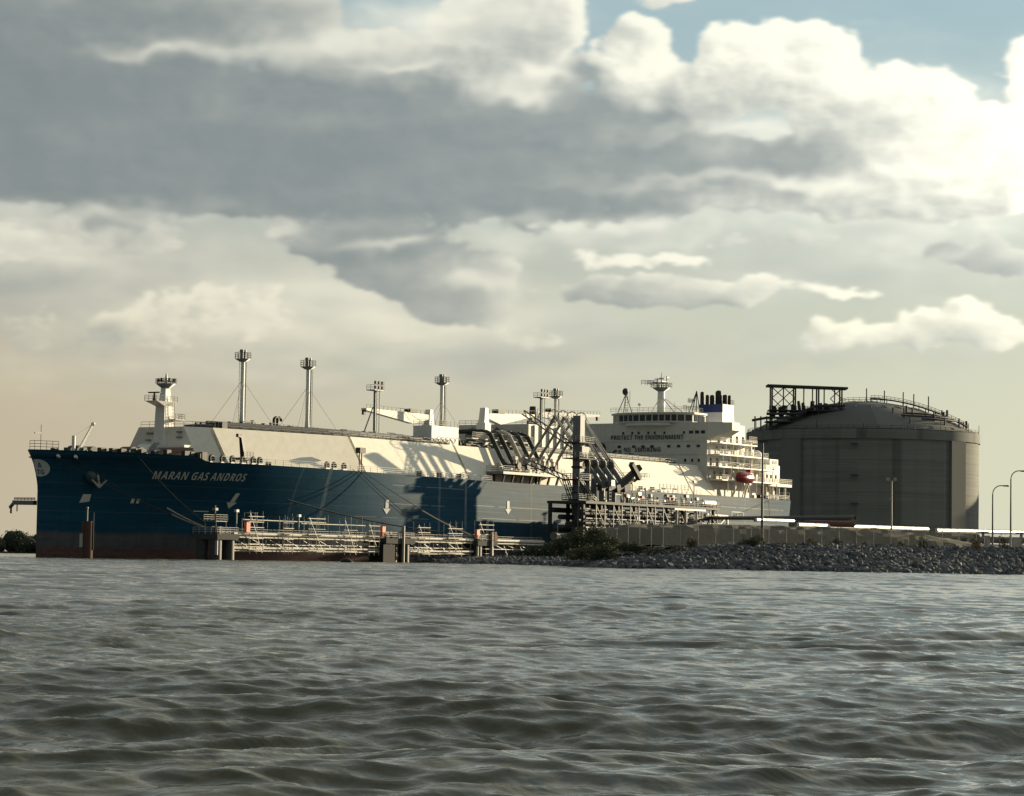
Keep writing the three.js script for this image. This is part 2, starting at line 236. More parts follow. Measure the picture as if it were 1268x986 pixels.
// mottled paint: patches, drips and grime as colour
const mottle = (c, amt, sz, seed) => colorTex(256, 256, (u, v) => { const n = 0.55 * wrapN(u, v, 5, seed) + 0.3 * wrapN(u, v, 14, seed + 3) + 0.25 * wrapN(u, v, 40, seed + 6), st = Math.max(0, wrapN(u, 0.5, 30, seed + 9)) * 0.5; return c.map((x, k) => x * (1 + amt * (n - st * 0.7) * [1, 1.02, 1.06][k])); }, 1 / sz);
const worn = (r, g, b, amt, sz, rough, metal = 0, seed = 1) => { const m = paint(1, 1, 1, rough, metal); m.map = mottle([r, g, b], amt, sz, seed); return m; };
const M = {
  cream: worn(0.74, 0.705, 0.60, 0.14, 9, 0.55, 0, 1), white: worn(0.76, 0.75, 0.70, 0.12, 6, 0.5, 0, 2), house: worn(0.52, 0.52, 0.475, 0.14, 7, 0.55, 0, 3),
  darkpipe: worn(0.016, 0.024, 0.019, 0.5, 3, 0.6, 0, 4), green: worn(0.05, 0.09, 0.06, 0.4, 3, 0.55, 0, 5), black: paint(0.012, 0.012, 0.013, 0.6), dark: worn(0.035, 0.037, 0.038, 0.5, 2, 0.6, 0, 6),
  steel: worn(0.19, 0.195, 0.19, 0.35, 3, 0.5, 0.3, 7), jetty: worn(0.14, 0.158, 0.175, 0.35, 4, 0.55, 0.1, 8), jettyDark: worn(0.036, 0.04, 0.042, 0.5, 4, 0.7, 0, 9), zinc: worn(0.30, 0.30, 0.28, 0.3, 2, 0.5, 0.4, 10),
  jacket: worn(0.82, 0.80, 0.74, 0.12, 2, 0.42, 0.75, 11), lagging: worn(0.46, 0.44, 0.39, 0.35, 2.5, 0.6, 0, 12), rust: worn(0.16, 0.07, 0.045, 0.5, 1.5, 0.85, 0, 13), red: worn(0.34, 0.035, 0.025, 0.25, 2, 0.4, 0, 14), orange: paint(0.75, 0.17, 0.07, 0.5),
  blue: worn(0.03, 0.045, 0.16, 0.15, 4, 0.4, 0, 15), glass: new THREE.MeshPhysicalMaterial({ color: new THREE.Color().setRGB(0.012, 0.016, 0.018), roughness: 0.06, metalness: 0 }), letter: paint(0.03, 0.035, 0.04, 0.7), hullLetter: paint(0.46, 0.48, 0.47, 0.6),
  rope: paint(0.22, 0.21, 0.18, 0.9), ropeDark: paint(0.018, 0.02, 0.022, 0.9), rubber: paint(0.012, 0.012, 0.012, 0.85), galv: paint(0.36, 0.36, 0.34, 0.5, 0.3), wire: paint(0.16, 0.16, 0.15, 0.6, 0.2), pole: worn(0.075, 0.08, 0.08, 0.3, 2, 0.5, 0.2, 16),
};

// ---------- water ----------
{
  const wr = mulberry(9), waves = [];
  for (const [n, l0, l1, slope, spread, mean] of [[8, 3.0, 5.2, 0.036, 0.4, 7], [8, 1.2, 2.6, 0.022, 0.7, 12], [22, 0.45, 1.2, 0.028, 0.75, 10], [20, 0.16, 0.45, 0.036, 1.0, 4]]) for (let i = 0; i < n; i++) {
    const L = l0 * Math.pow(l1 / l0, (i + wr() * 0.9) / n), th = mean * RAD + (wr() + wr() + wr() - 1.5) * 1.05 * spread, k = 2 * Math.PI / L;
    waves.push([Math.sin(th) * k, Math.cos(th) * k, wr() * 6.2832, slope / k, L, Math.sin(th), Math.cos(th)]);
  }
  const rows = []; for (let d = 5, st; d < 2700; d += st) { st = d < 450 ? Math.min(Math.max(d * 0.0024, 0.022), 0.3) : 0.3 + (d - 450) * 0.014; rows.push([d, st]); }
  const NR = rows.length - 1, NC = 450, half = 16 * RAD;
  const pos = new Float32Array((NR + 1) * (NC + 1) * 3), uv = new Float32Array((NR + 1) * (NC + 1) * 2);
  let o = 0;
  for (let j = 0; j <= NR; j++) {
    const [d, step] = rows[j], use = waves.map((w) => smooth(2.0, 3.6, w[4] / step)), fade = 1 - smooth(1500, 2500, d);
    for (let i = 0; i <= NC; i++) {
      const u = i / NC * 2 - 1, au = Math.abs(u), in0 = (d + 6) * Math.tan(half), x0 = Math.sign(u) * (au < 0.86 ? in0 * au / 0.86 : mix(in0, 60 + 0.75 * d, Math.pow((au - 0.86) / 0.14, 1.6))), z0 = -d, gust = clamp(1 + 0.55 * n3(x0 * 0.055, 3, z0 * 0.03) + 0.35 * n3(x0 * 0.16, 8, z0 * 0.1), 0.35, 1.9);
      const wx = 0.9 * n3(x0 * 0.12, 1, z0 * 0.12), wz = 0.9 * n3(x0 * 0.12, 5, z0 * 0.12);
      let x = x0, y = 0, z = z0;
      for (let k = 0; k < waves.length; k++) {
        if (use[k] < 0.01) continue;
        const w = waves[k], ph = w[0] * (x0 + wx) + w[1] * (z0 + wz) + w[2], a = w[3] * use[k] * gust * fade, c = Math.cos(ph);
        y += a * c; const s = Math.sin(ph) * a * 0.85; x -= w[5] * s; z -= w[6] * s;
      }
      // wind wavelets with sharp little crests
      const ex = x0 + wx * 0.6, ez = z0 + wz * 0.6 + 0.15 * x0;
      for (const [fx, fz, amp, off] of [[0.8, 2.1, 0.026, 11], [1.7, 4.4, 0.018, 23], [3.7, 9.0, 0.0085, 37]]) { const keep = smooth(1.1, 2.0, 1 / (fz * step)); if (keep > 0.01) y += amp * keep * gust * fade * (0.6 - 2 * Math.abs(n3(ex * fx, off, ez * fz))); }
      pos[o * 3] = x; pos[o * 3 + 1] = y; pos[o * 3 + 2] = z; uv[o * 2] = x0 / 2.7; uv[o * 2 + 1] = z0 / 2.7; o++;
    }
  }
  const ripple = greyTex(512, 512, (u, v) => 0.5 + 0.28 * wrapN(u, v, 24, 1) + 0.24 * (0.5 - Math.abs(wrapN(u, v, 40, 2))) + 0.16 * wrapN(u, v, 70, 3)), chop = greyTex(512, 512, (u, v) => 0.5 + 0.3 * wrapN(u, v, 8, 4) + 0.24 * (0.5 - Math.abs(wrapN(u, v, 15, 5))) + 0.14 * wrapN(u, v, 30, 6));
  const water = (bumpMap, bumpScale) => new THREE.MeshPhysicalMaterial({ color: new THREE.Color().setRGB(0.068, 0.064, 0.035), roughness: 0.09, ior: 1.33, bumpMap, bumpScale }), farWater = water(chop, 0.03);
  const sheet = (r0, r1, mat, name, label) => { // rows r0 to r1 of the swell
    const idx = new Uint32Array((r1 - r0) * NC * 6); let q = 0; const n0 = r0 * (NC + 1), n1 = (r1 + 1) * (NC + 1);
    for (let j = 0; j < r1 - r0; j++) for (let i = 0; i < NC; i++) { const a = j * (NC + 1) + i, b = a + 1, c = a + NC + 1, d = c + 1; idx[q++] = a; idx[q++] = b; idx[q++] = c; idx[q++] = b; idx[q++] = d; idx[q++] = c; }
    const g = new THREE.BufferGeometry(); g.setAttribute('position', new THREE.BufferAttribute(pos.slice(n0 * 3, n1 * 3), 3)); g.setAttribute('uv', new THREE.BufferAttribute(uv.slice(n0 * 2, n1 * 2), 2)); g.setIndex(new THREE.BufferAttribute(idx, 1)); g.computeVertexNormals();
    const m = new THREE.Mesh(g, mat); m.name = name; m.userData = { kind: 'structure', label, category: 'water' }; scene.add(m);
  };
  const cut = rows.findIndex(([d]) => d > 150); sheet(0, cut, water(ripple, 0.005), 'river_water', 'choppy olive grey river water in the foreground'); sheet(cut, NR, farWater, 'distant_water', 'rippled river water in front of the ship and the bank');
  const b = new THREE.PlaneGeometry(16000, 16000).rotateX(-Math.PI / 2); for (let i = 0; i < b.attributes.uv.count; i++) b.attributes.uv.setXY(i, b.attributes.uv.getX(i) * 5900, b.attributes.uv.getY(i) * 5900);
  const open = new THREE.Mesh(b, farWater); open.name = 'open_water'; open.position.y = -0.45; open.userData = { kind: 'structure', label: 'open river water reaching to the far shore', category: 'water' }; scene.add(open);
}

// ---------- the gas carrier ----------
const table = (T, s) => { if (s <= T[0][0]) return T[0][1]; for (let i = 1; i < T.length; i++) if (s <= T[i][0]) { const t = (s - T[i - 1][0]) / (T[i][0] - T[i - 1][0]); return mix(T[i - 1][1], T[i][1], t); } return T[T.length - 1][1]; };
const curve = (T) => { // smooth table
  const c = new THREE.CatmullRomCurve3(T.map(([x, y]) => new THREE.Vector3(x, y, 0)), false, 'centripetal'), L = c.getPoints(600).map((p) => [p.x, p.y]); return (s) => table(L, s);
};
const LOA = 289.4, bDeck = curve([[0, 20.6], [6, 22.3], [14, 22.95], [22, 23], [120, 23], [200, 23], [215, 22.8], [230, 22.1], [246, 20.2], [258, 17.3], [266, 14.4], [274, 10.8], [281, 6.8], [286, 3.2], [LOA, 0]]);
const bWater = curve([[0, 19.4], [10, 21.6], [25, 22.7], [40, 23], [120, 23], [180, 23], [198, 22.4], [214, 20.4], [230, 17.1], [246, 12.6], [258, 8.9], [266, 6.3], [274, 3.7], [281, 1.8], [286, 0.7], [LOA, 0]]);
const topY = (s) => (s < 150 ? 18.8 : s < 256.5 ? 18.8 + 0.6 * smooth(150, 250, s) : 19.4 + 1.1 * smooth(256.5, 261.5, s) + 0.2 * smooth(262, 289, s));
const stem = (y) => 286.8 + 2.6 * Math.pow(clamp((y - 13) / 7.7, 0, 1), 1.5);
const hullB = (s, y) => { const v = clamp(y / 19.2, 0, 1.08); return bWater(s) + (bDeck(s) - bWater(s)) * Math.pow(v, 1.75); };
const hullS = (s, y) => (s < 200 ? s : 200 + (s - 200) * (stem(y) - 200) / (LOA - 200));
const carrier = thing('gas_carrier_ship', 'huge blue gas carrier ship with cream sloped tank deck, moored alongside the jetty', 'ship', 'berth', [0, 0, 0]);
const font = await new FontLoader().loadAsync('fonts/droid/droid_sans_bold.typeface.json');
// flat lettering laid on a surface: place(x, y) gives [a, b, h]
function lettering(text, size, place, mat, name, parent, slant = 0, gap = 1) {
  const mb = new MB(); let x = 0; const sc = size / font.data.resolution, out = [];
  for (const ch of text) {
    const shapes = font.generateShapes(ch, size), w = (font.data.glyphs[ch]?.ha ?? 400) * sc;
    if (ch !== ' ') out.push([new THREE.ShapeGeometry(shapes, 4), x]);
    x += w * gap;
  }
  for (const [g, x0] of out) {
    const p = g.attributes.position, k = mb.P.length / 3;
    for (let i = 0; i < p.count; i++) { const px = x0 + p.getX(i) + p.getY(i) * slant, [a, b, h] = place(px / x, p.getY(i)); mb.P.push(a, h, -b); mb.N.push(0, 0, -1); mb.T.push(0, 0); }
    for (const i of g.index.array) mb.I.push(k + i);
  }
  const m = mb.build(name, mat, parent); m.geometry.computeVertexNormals(); return m;
}
{ // hull
  const NS = 150, NY = 26, P = [], T = [], I = [];
  const sAt = (i) => { const u = i / NS; return u < 0.45 ? u / 0.45 * 190 : 190 + (u - 0.45) / 0.55 * (LOA - 190); };
  const grid = (side) => {
    const k = P.length / 3;
    for (let i = 0; i <= NS; i++) for (let j = 0; j <= NY; j++) {
      const s = sAt(i), y = mix(-2, topY(s), Math.pow(j / NY, 1)), b = hullB(s, y), sx = hullS(s, y); P.push(sx, y, -side * b); T.push(sx / 290, (y + 2) / 23);
    }
    for (let i = 0; i < NS; i++) for (let j = 0; j < NY; j++) { const a = k + i * (NY + 1) + j, b = a + NY + 1; side > 0 ? I.push(a, b + 1, b, a, a + 1, b + 1) : I.push(a, b, b + 1, a, b + 1, a + 1); }
  };
  grid(1); grid(-1);
  const k = P.length / 3; for (let j = 0; j <= NY; j++) { const y = mix(-2, topY(0), j / NY), b = hullB(0, y); P.push(0, y, -b, 0, y, b); T.push(0, (y + 2) / 23, 0.02, (y + 2) / 23); }
  for (let j = 0; j < NY; j++) { const a = k + j * 2; I.push(a, a + 2, a + 3, a, a + 3, a + 1); }
  const g = new THREE.BufferGeometry(); g.setAttribute('position', new THREE.Float32BufferAttribute(P, 3)); g.setAttribute('uv', new THREE.Float32BufferAttribute(T, 2)); g.setIndex(I); g.computeVertexNormals();
  // paint: blue topsides, grey worn boot top, red antifouling; broken pale lines, weld seams and rust runs
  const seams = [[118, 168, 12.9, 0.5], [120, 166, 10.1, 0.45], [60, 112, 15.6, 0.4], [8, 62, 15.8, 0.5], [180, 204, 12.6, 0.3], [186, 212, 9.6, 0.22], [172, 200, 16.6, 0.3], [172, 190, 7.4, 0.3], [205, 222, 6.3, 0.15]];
  const stripes = [[171.3, 0.9, 0.35], [182, 0.8, 0.22], [222, 1.1, 0.18], [231, 0.6, 0.1], [33, 0.6, 0.2], [90, 0.7, 0.15], [143, 0.6, 0.16]];
  const TW = 2048, TH = 512, map = colorTex(TW, TH, (u, v) => {
    const s = u * 290, y = v * 23 - 2, n1 = n3(s * 0.06, y * 0.35, 1), n2 = n3(s * 0.35, y * 1.6, 4), n4 = n3(s * 1.5, y * 3, 7), run = n3(s * 1.1, y * 0.07, 12), plate = (Math.abs(Math.sin(Math.floor(s / 11.2) * 12.9 + Math.floor((y + 2) / 2.75) * 78.2) * 43758.5) % 1) - 0.5;
    let c = [0.009, 0.052, 0.094], f = 1 + 0.22 * n1 + 0.14 * n2 + 0.10 * n4 + 0.10 * run + 0.12 * plate; c = c.map((x) => x * f);
    const chalk = clamp(0.10 + 0.16 * n3(s * 0.03, y * 0.9, 22) + 0.10 * n3(s * 0.12, y * 4, 25), 0, 0.4); c = c.map((x, k) => mix(x, [0.022, 0.10, 0.16][k], chalk));
    const edge = 4.9 + 0.5 * n3(s * 0.09, 0, 30) + 0.22 * n3(s * 0.6, 0, 31) - 0.9 * smooth(150, 60, s), grey = smooth(edge + 0.5, edge - 0.35, y + 0.4 * n2);
    c = c.map((x, k) => mix(x, [0.066, 0.068, 0.078][k] * (1 + 0.25 * n1 + 0.2 * n2 + 0.2 * run), grey));
    const redE = 1.9 + 0.45 * n3(s * 0.08, 5, 40) + 0.2 * n3(s * 0.7, 5, 41), red = smooth(redE + 0.5, redE - 0.5, y); c = c.map((x, k) => mix(x, [0.085, 0.05, 0.046][k] * (1 + 0.3 * n2 + 0.25 * n4), red));
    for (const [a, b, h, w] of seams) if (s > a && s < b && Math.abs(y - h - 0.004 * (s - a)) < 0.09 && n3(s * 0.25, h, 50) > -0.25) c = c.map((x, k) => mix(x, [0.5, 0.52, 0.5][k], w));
    for (const [a, w, f2] of stripes) if (y > 5 && Math.abs(s - a) < w / 2) c = c.map((x, k) => mix(x, [0.42, 0.45, 0.44][k], f2 * (0.75 + 0.5 * n3(s, y * 0.6, 60))));
    if (Math.abs(((y + 2) % 2.75) - 0.03) < 0.05 && y > 5) c = c.map((x, k) => mix(x, [0.2, 0.25, 0.27][k], 0.22));
    const rust = smooth(0.5, 0.75, n3(s * 0.9, y * 0.12, 70)) * smooth(-0.1, 0.4, n3(s * 0.05, 2, 71)); c = c.map((x, k) => mix(x, [0.10, 0.06, 0.045][k], rust * 0.35));
    return c;
  });
  const bump = greyTex(1024, 512, (u, v) => { const s = u * 290, y = v * 23; return 0.5 + 0.3 * n3(s * 0.05, y * 1.1, 2) + 0.2 * n3(s * 0.09, y * 2.3, 9) + 0.25 * n3(s * 0.36, y * 0.36, 5); });
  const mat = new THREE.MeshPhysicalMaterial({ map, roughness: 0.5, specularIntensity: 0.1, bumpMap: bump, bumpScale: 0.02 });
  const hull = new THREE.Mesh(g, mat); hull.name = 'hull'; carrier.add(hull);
  // decks
  const deck = new MB(); for (let i = 0; i < NS; i++) { const a = sAt(i), b = sAt(i + 1), ya = a < 258 ? topY(a) - 0.05 : 19.3, yb = b < 258 ? topY(b) - 0.05 : 19.3; deck.quad([a, -bDeck(a) + 0.02, ya], [b, -bDeck(b) + 0.02, yb], [b, bDeck(b) - 0.02, yb], [a, bDeck(a) - 0.02, ya]); }
  deck.build('main_deck', worn(0.12, 0.06, 0.045, 0.3, 8, 0.8, 0, 20), carrier);
  const onHull = (s, y, out = 0.12) => [hullS(s, y), hullB(s, y) + out, y];
  lettering('MARAN GAS ANDROS', 1.5, (x, y) => onHull(268.2 - x * 21.6, 15.75 + y + 0.2 * x, 0.1), M.hullLetter, 'ship_name', hull, 0.12, 1.08);
  // bow emblem: pale disc with blue letters
  const disc = new MB(), R = 1.65, cs = 288.75, cy = 17.2, ring = 28;
  for (let i = 0; i < ring; i++) { const a = i / ring * 6.2832, b = (i + 1) / ring * 6.2832, p = (t, r) => onHull(Math.min(289.3, cs + r * Math.cos(t)), cy + r * Math.sin(t), 0.05); for (const [r0, r1] of [[0, 0.6], [0.6, 1.2], [1.2, R]]) disc.quad(p(a, r0), p(a, r1), p(b, r1), p(b, r0)); }
  disc.build('bow_emblem', paint(0.42, 0.46, 0.47, 0.6), hull);
  lettering('A', 1.0, (x, y) => onHull(288.9 - x * 0.6, 17.2 + y, 0.1), M.blue, 'emblem_letters', hull); lettering('TG', 0.9, (x, y) => onHull(289.2 - x * 1.2, 15.95 + y, 0.1), M.blue, 'emblem_letters', hull);
  // tug arrows and marks
  const mark = (pts, name) => { const mb = new MB(), c = pts.map(([s, y]) => onHull(s, y, 0.07)); for (let i = 1; i < c.length - 1; i++) mb.quad(c[0], c[i], c[i + 1], c[0]); return mb.build(name, M.hullLetter, hull); };
  for (const [s, y, k] of [[247.0, 11.9, 0.6], [201.6, 11.8, 0], [153.4, 12.9, 0]]) { mark([[s + 0.55, y + 1.6], [s - 0.55, y + 1.6], [s - 0.55 + k, y - 0.2], [s + 0.55 + k, y - 0.2]], 'tug_arrow'); mark([[s + 1.3 + k, y - 0.25], [s - 1.3 + k, y - 0.25], [s + k * 1.4, y - 1.5]], 'tug_arrow'); }
  mark([[281.2, 10.7], [279.2, 11.0], [279.2, 12.4], [280.8, 12.4]], 'bow_mark'); mark([[270.6, 10.9], [269.9, 10.9], [269.9, 11.8], [270.6, 11.8]], 'bow_mark'); mark([[269.4, 10.9], [268.8, 10.9], [268.8, 11.8], [269.4, 11.8]], 'bow_mark');
  mark([[256, 9.6], [252.4, 9.6], [252.4, 9.8], [256, 9.8]], 'bow_mark'); mark([[243, 9.6], [240, 9.6], [240, 9.8], [243, 9.8]], 'bow_mark'); mark([[37.5, 13.0], [37.3, 13.0], [37.3, 14.7], [37.5, 14.7]], 'side_mark'); mark([[41, 14.6], [34, 14.6], [34, 14.8], [41, 14.8]], 'side_mark'); mark([[41, 13.0], [34, 13.0], [34, 13.2], [41, 13.2]], 'side_mark'); mark([[34.2, 13.0], [34, 13.0], [34, 14.7], [34.2, 14.7]], 'side_mark'); mark([[41, 13.0], [40.8, 13.0], [40.8, 14.7], [41, 14.7]], 'side_mark');
  // anchor pocket and anchor
  const an = part('anchor', carrier), c0 = onHull(279.4, 15.4, 0.1);
  new MB().ball([c0[0], c0[1] - 0.5, c0[2] + 0.6], 1.7, 2.0, 1.0, 14).build('hawse_bolster', worn(0.02, 0.045, 0.08, 0.3, 3, 0.5, 0, 21), an);
  new MB().beam([c0[0] - 0.3, c0[1] + 0.4, c0[2] + 1.2], [c0[0] - 0.8, c0[1] + 0.5, c0[2] - 1.6], 0.5, 0.6).beam([c0[0] - 0.8, c0[1] + 0.5, c0[2] - 1.6], [c0[0] + 1.5, c0[1] + 0.7, c0[2] - 0.2], 0.5, 0.5, 0.2, 0.3).beam([c0[0] - 0.8, c0[1] + 0.5, c0[2] - 1.6], [c0[0] - 2.6, c0[1] + 1.0, c0[2] - 0.1], 0.5, 0.5, 0.2, 0.3).build('flukes', M.steel, an);
  for (const s of [285.6, 282.9]) { const p = onHull(s, 19.5, 0.06), q = part('mooring_chock', hull); new MB().ball(p, 0.42, 0.75, 0.16, 12).build('chock_opening', paint(0.55, 0.56, 0.52, 0.5), q); }
}
{ // sloping trunk deck over the cargo tanks
  const tTop = (s) => table([[40, 15.4], [206.2, 15.4], [245.4, 9.0], [250.5, 5.9]], s), tBase = (s) => tTop(s) + 4.9, TOP = 27, BASE = 18.6;
  const trunk = part('trunk_deck', carrier);
  const section = (s0, s1, name, mat, off) => {
    const n = Math.max(1, Math.round((s1 - s0) / 6)), mb = new MB();
    for (let i = 0; i < n; i++) {
      const a = mix(s0, s1, i / n), b = mix(s0, s1, (i + 1) / n), A = (s, sd) => [[s, sd * (tBase(s) - off), BASE], [s, sd * (tTop(s) - off), TOP - off]];
      for (const sd of [1, -1]) { const [p, q] = A(a, sd), [r, t] = A(b, sd); sd > 0 ? mb.quad(r, p, q, t) : mb.quad(p, r, t, q); }
      mb.quad(A(a, -1)[1], A(b, -1)[1], A(b, 1)[1], A(a, 1)[1]);
    }
    for (const s of [s0, s1]) mb.quad([s, -tBase(s) + off, BASE], [s, tBase(s) - off, BASE], [s, tTop(s) - off, TOP - off], [s, -tTop(s) + off, TOP - off]);
    return mb.build(name, mat, trunk);
  };
  section(44.5, 250.3, 'inner_casing', M.dark, 0.85);
  const joints = [44, 57.2, 124, 165.2, 206.2, 245.4, 250.5];
  for (let i = 0; i < joints.length - 1; i++) section(joints[i] + (i ? 0.42 : 0), joints[i + 1] - (i < 5 ? 0.42 : 0), 'deck_section', M.cream, 0);
  // forward bulkhead details: sloped stiffener houses and stair
  new MB().hexa([[250.5, -6, 19.3], [256, -4.4, 19.3], [256, -1.2, 19.3], [250.5, -1.2, 19.3], [250.5, -5, 23.6], [252.2, -4.4, 23.3], [252.2, -1.2, 23.3], [250.5, -1.2, 23.6]]).box(250.5, 253.4, 1.5, 8.6, 22.6, 23.1).hexa([[250.5, 1.5, 21], [250.6, 1.5, 21], [250.6, 8, 22.4], [250.5, 8, 22.4], [250.5, 1.5, 22.6], [253.2, 1.5, 22.6], [253.2, 8.4, 22.6], [250.5, 8.4, 22.6]]).build('bow_shelter', M.white, carrier);
  new MB().ladder([255.8, -0.4, 19.4], [251, -0.4, 24], 1.1, [0, 1, 0], 0.08, 0.6).build('bow_stair', M.steel, carrier);
  for (const [t, y, w] of [[5, 25.8, 1.3], [5, 24.7, 1.3], [-2.8, 25.6, 1.6], [-3.2, 24.2, 1.3]]) new MB().box(250.5, 250.9, t - w / 2, t + w / 2, y, y + 0.25).build('light_bracket', M.steel, carrier);
  // walkway, pipes and handrail along the top edge of the slope
  const along = (s0, s1, dt, y, st = 6) => { const r = []; const n = Math.ceil((s1 - s0) / st); for (let i = 0; i <= n; i++) { const s = mix(s0, s1, i / n); r.push([s, tTop(s) - dt, y]); } return r; };
  for (const [s0, s1] of [[166, 243], [57, 158]]) {
    new MB().rail(along(s0, s1, 0.5, 27), 1.15, 3, 0.05, 2).build('trunk_railing', M.zinc, carrier);
    new MB().tube(along(s0, s1, 1.1, 27.25, 12), 0.24, 6).build('pipe_tray', M.black, carrier);
    for (const [dt, y, r] of [[1.5, 27.5, 0.4], [2.5, 27.9, 0.5], [3.6, 28.2, 0.4]]) new MB().tube(along(s0, s1, dt, y, 12), r, 7).build('deck_pipeline', M.darkpipe, carrier);
  }
  new MB().rail(along(244, 250, 0.4, 27, 3), 1.1, 2.2, 0.045, 2).rail([[250.2, -5.6, 27], [250.2, 5.6, 27]], 1.1, 2.2, 0.045, 2).build('bow_trunk_railing', M.zinc, carrier);
  // clutter on top of the trunk: pipe runs, valves and supports
  for (const t of [-3.5, -1.8, 1.6, 3.2, 5.2]) new MB().tube([[58, t, 28.6 + 0.2 * (t > 0)], [130, t, 28.7], [236, t * 0.8, 28.5]], t === 1.6 ? 0.45 : 0.3, 7).build('deck_pipeline', t % 2 > 1 ? M.green : M.darkpipe, carrier);
  for (let s = 62; s < 238; s += 5.6) new MB().box(s, s + 0.35, -6, tTop(s) - 4, 27, 28.3).build('pipe_support', M.dark, carrier);
  for (const [s, w, h, t] of [[229, 4, 1.5, 3], [222, 3, 1.9, 4.5], [216, 5, 1.3, 4], [209, 3, 1.2, 5], [196, 4, 1.4, 5], [189, 4, 1.2, 6], [181, 3, 1.6, 6], [176, 6, 1.8, 4], [168, 3, 1.5, 5], [93, 5, 2, 6], [85, 4, 1.8, 5], [77, 5, 2.2, 6], [68, 5, 2.3, 6], [61, 4, 2.0, 4]]) {
    const d = part('valve_station', carrier), nn = 5, vm = rnd() < 0.4 ? M.green : M.dark;
    for (let i = 0; i < nn; i++) { const a = s + rr(-w, w) / 2, b = t + rr(-2.5, 2.5), hh = 27.8 + rr(0.3, 1) * h; new MB().bar([a, b, 27], [a, b, hh], rr(0.18, 0.5), 7).arc([a, b, hh], 0.4, 0.07, [1, 0, 0], [0, 1, 0], 0, 6.283, 8, 4).build('valve', vm, d); }
    new MB().rail([[s - w / 2, t + 3, 27.9], [s + w / 2, t + 3, 27.9]], 1.2, 1.5, 0.05).build('guard_rail', M.zinc, d);
  }
  { const d = part('expansion_loop', carrier); for (const k of [0, 1]) new MB().tube([[214 - k * 1.2, 1, 28.5], [214 - k * 1.2, 1, 30.2]], 0.32, 8).arc([213.3 - k * 1.2, 1, 30.2], 0.75, 0.32, [1, 0, 0], [0, 0, 1], 0, Math.PI, 8, 8).build('pipe_bend', M.black, d); }
  // rails and fittings along the main deck edge
  const edge = (s0, s1) => { const r = [], n = Math.ceil((s1 - s0) / 5); for (let i = 0; i <= n; i++) { const s = mix(s0, s1, i / n); r.push([s, bDeck(s) - 0.3, topY(s)]); } return r; };
  for (const [s0, s1] of [[160, 256], [58, 128], [1, 20]]) new MB().rail(edge(s0, s1), 1.2, 2.4, 0.05).build('deck_edge_railing', M.white, carrier);
  new MB().rail([[0.4, -20, 18.8], [0.4, 20.3, 18.8]], 2.2, 1.9, 0.07).build('stern_railing', M.white, carrier);
  for (const s of [255.6, 253, 250.6, 247.9, 245.2, 243.4, 223, 220.6, 217.2]) { const b = bDeck(s) - 0.5, y = topY(s), f = part('roller_fairlead', carrier); new MB().arc([s, b, y + 0.75], 0.62, 0.28, [1, 0, 0], [0, 0, 1], 0, 6.283, 14, 6).build('ring', M.dark, f); new MB().bar([s, b - 0.35, y + 0.75], [s, b - 0.05, y + 0.75], 0.6, 12).build('opening', M.black, f); new MB().box(s - 0.75, s + 0.75, b - 0.4, b + 0.3, y - 0.05, y + 0.2).build('seat', M.white, f); }
  for (const [s, t] of [[239, 19], [188, 21.5], [180, 21.5], [172, 21.5], [107, 21.4], [100, 21.4], [96.5, 21.4], [88, 21.4], [82, 21.4], [76, 21.4], [70, 21.4]]) { const f = part('mooring_bitts', carrier); new MB().bar([s - 0.5, t, 18.8], [s - 0.5, t, 20.1], 0.32, 8).bar([s + 0.5, t, 18.8], [s + 0.5, t, 20.1], 0.32, 8).build('post', M.dark, f); new MB().box(s - 1, s + 1, t - 0.5, t + 0.5, 18.8, 19.1).build('base', M.white, f); }
  // stores davit on the forward side deck
  { const d = part('side_davit', carrier), s = 245.2, t = 17.4; new MB().box(s - 1.5, s + 1.7, t - 1, t + 1.4, 20.2, 20.8).bar([s - 1, t, 19.3], [s - 1, t, 20.3], 0.2).bar([s + 1, t, 19.3], [s + 1, t, 20.3], 0.2).build('platform', M.dark, d); new MB().beam([s, t, 20.8], [s + 1.6, t + 0.3, 25.4], 1.0, 1.1, 0.5, 0.5).beam([s + 1.5, t + 0.3, 25], [s + 2.9, t + 0.5, 25.2], 0.6, 0.6).beam([s - 0.9, t, 20.8], [s + 0.7, t, 23.4], 0.3, 0.3).build('jib', M.black, d); new MB().rail([[s - 1.5, t + 1.3, 20.8], [s + 1.6, t + 1.3, 20.8]], 1.1, 1).build('guard_rail', M.steel, d); }
  { const d = part('lamp_post', carrier); new MB().bar([208.6, 20.6, 19.2], [208.6, 20.6, 23.4], 0.14).bar([209.4, 20.6, 19.2], [209.4, 20.6, 23.4], 0.14).build('post', M.dark, d); new MB().box(207.9, 210, 20, 21.2, 23.2, 24.4).build('lamp_box', M.black, d); }
  // small side platform with stair on the after slope
  { const d = part('side_platform', carrier); new MB().box(84.5, 92.5, 17.5, 22, 21.9, 22.2).build('floor', M.steel, d); new MB().rail([[92.5, 17.5, 22.2], [92.5, 22, 22.2], [84.5, 22, 22.2], [84.5, 18, 22.2]], 1.2, 1.4, 0.05).build('guard_rail', M.cream, d); new MB().ladder([93.5, 15.6, 27], [92.6, 19.2, 22.2], 1.2, [1, 0, 0], 0.09, 0.6).build('stair', M.steel, d); new MB().beam([88.5, 18, 20], [88.5, 21, 22], 0.3, 0.4).build('bracket', M.dark, d); }
  new MB().box(64, 79.5, 21.4, 22.6, 18.8, 19.5).rail([[64, 22.2, 19.5], [79.5, 22.2, 19.5]], 1.5, 1.9, 0.09).build('accommodation_ladder', M.white, carrier);
}
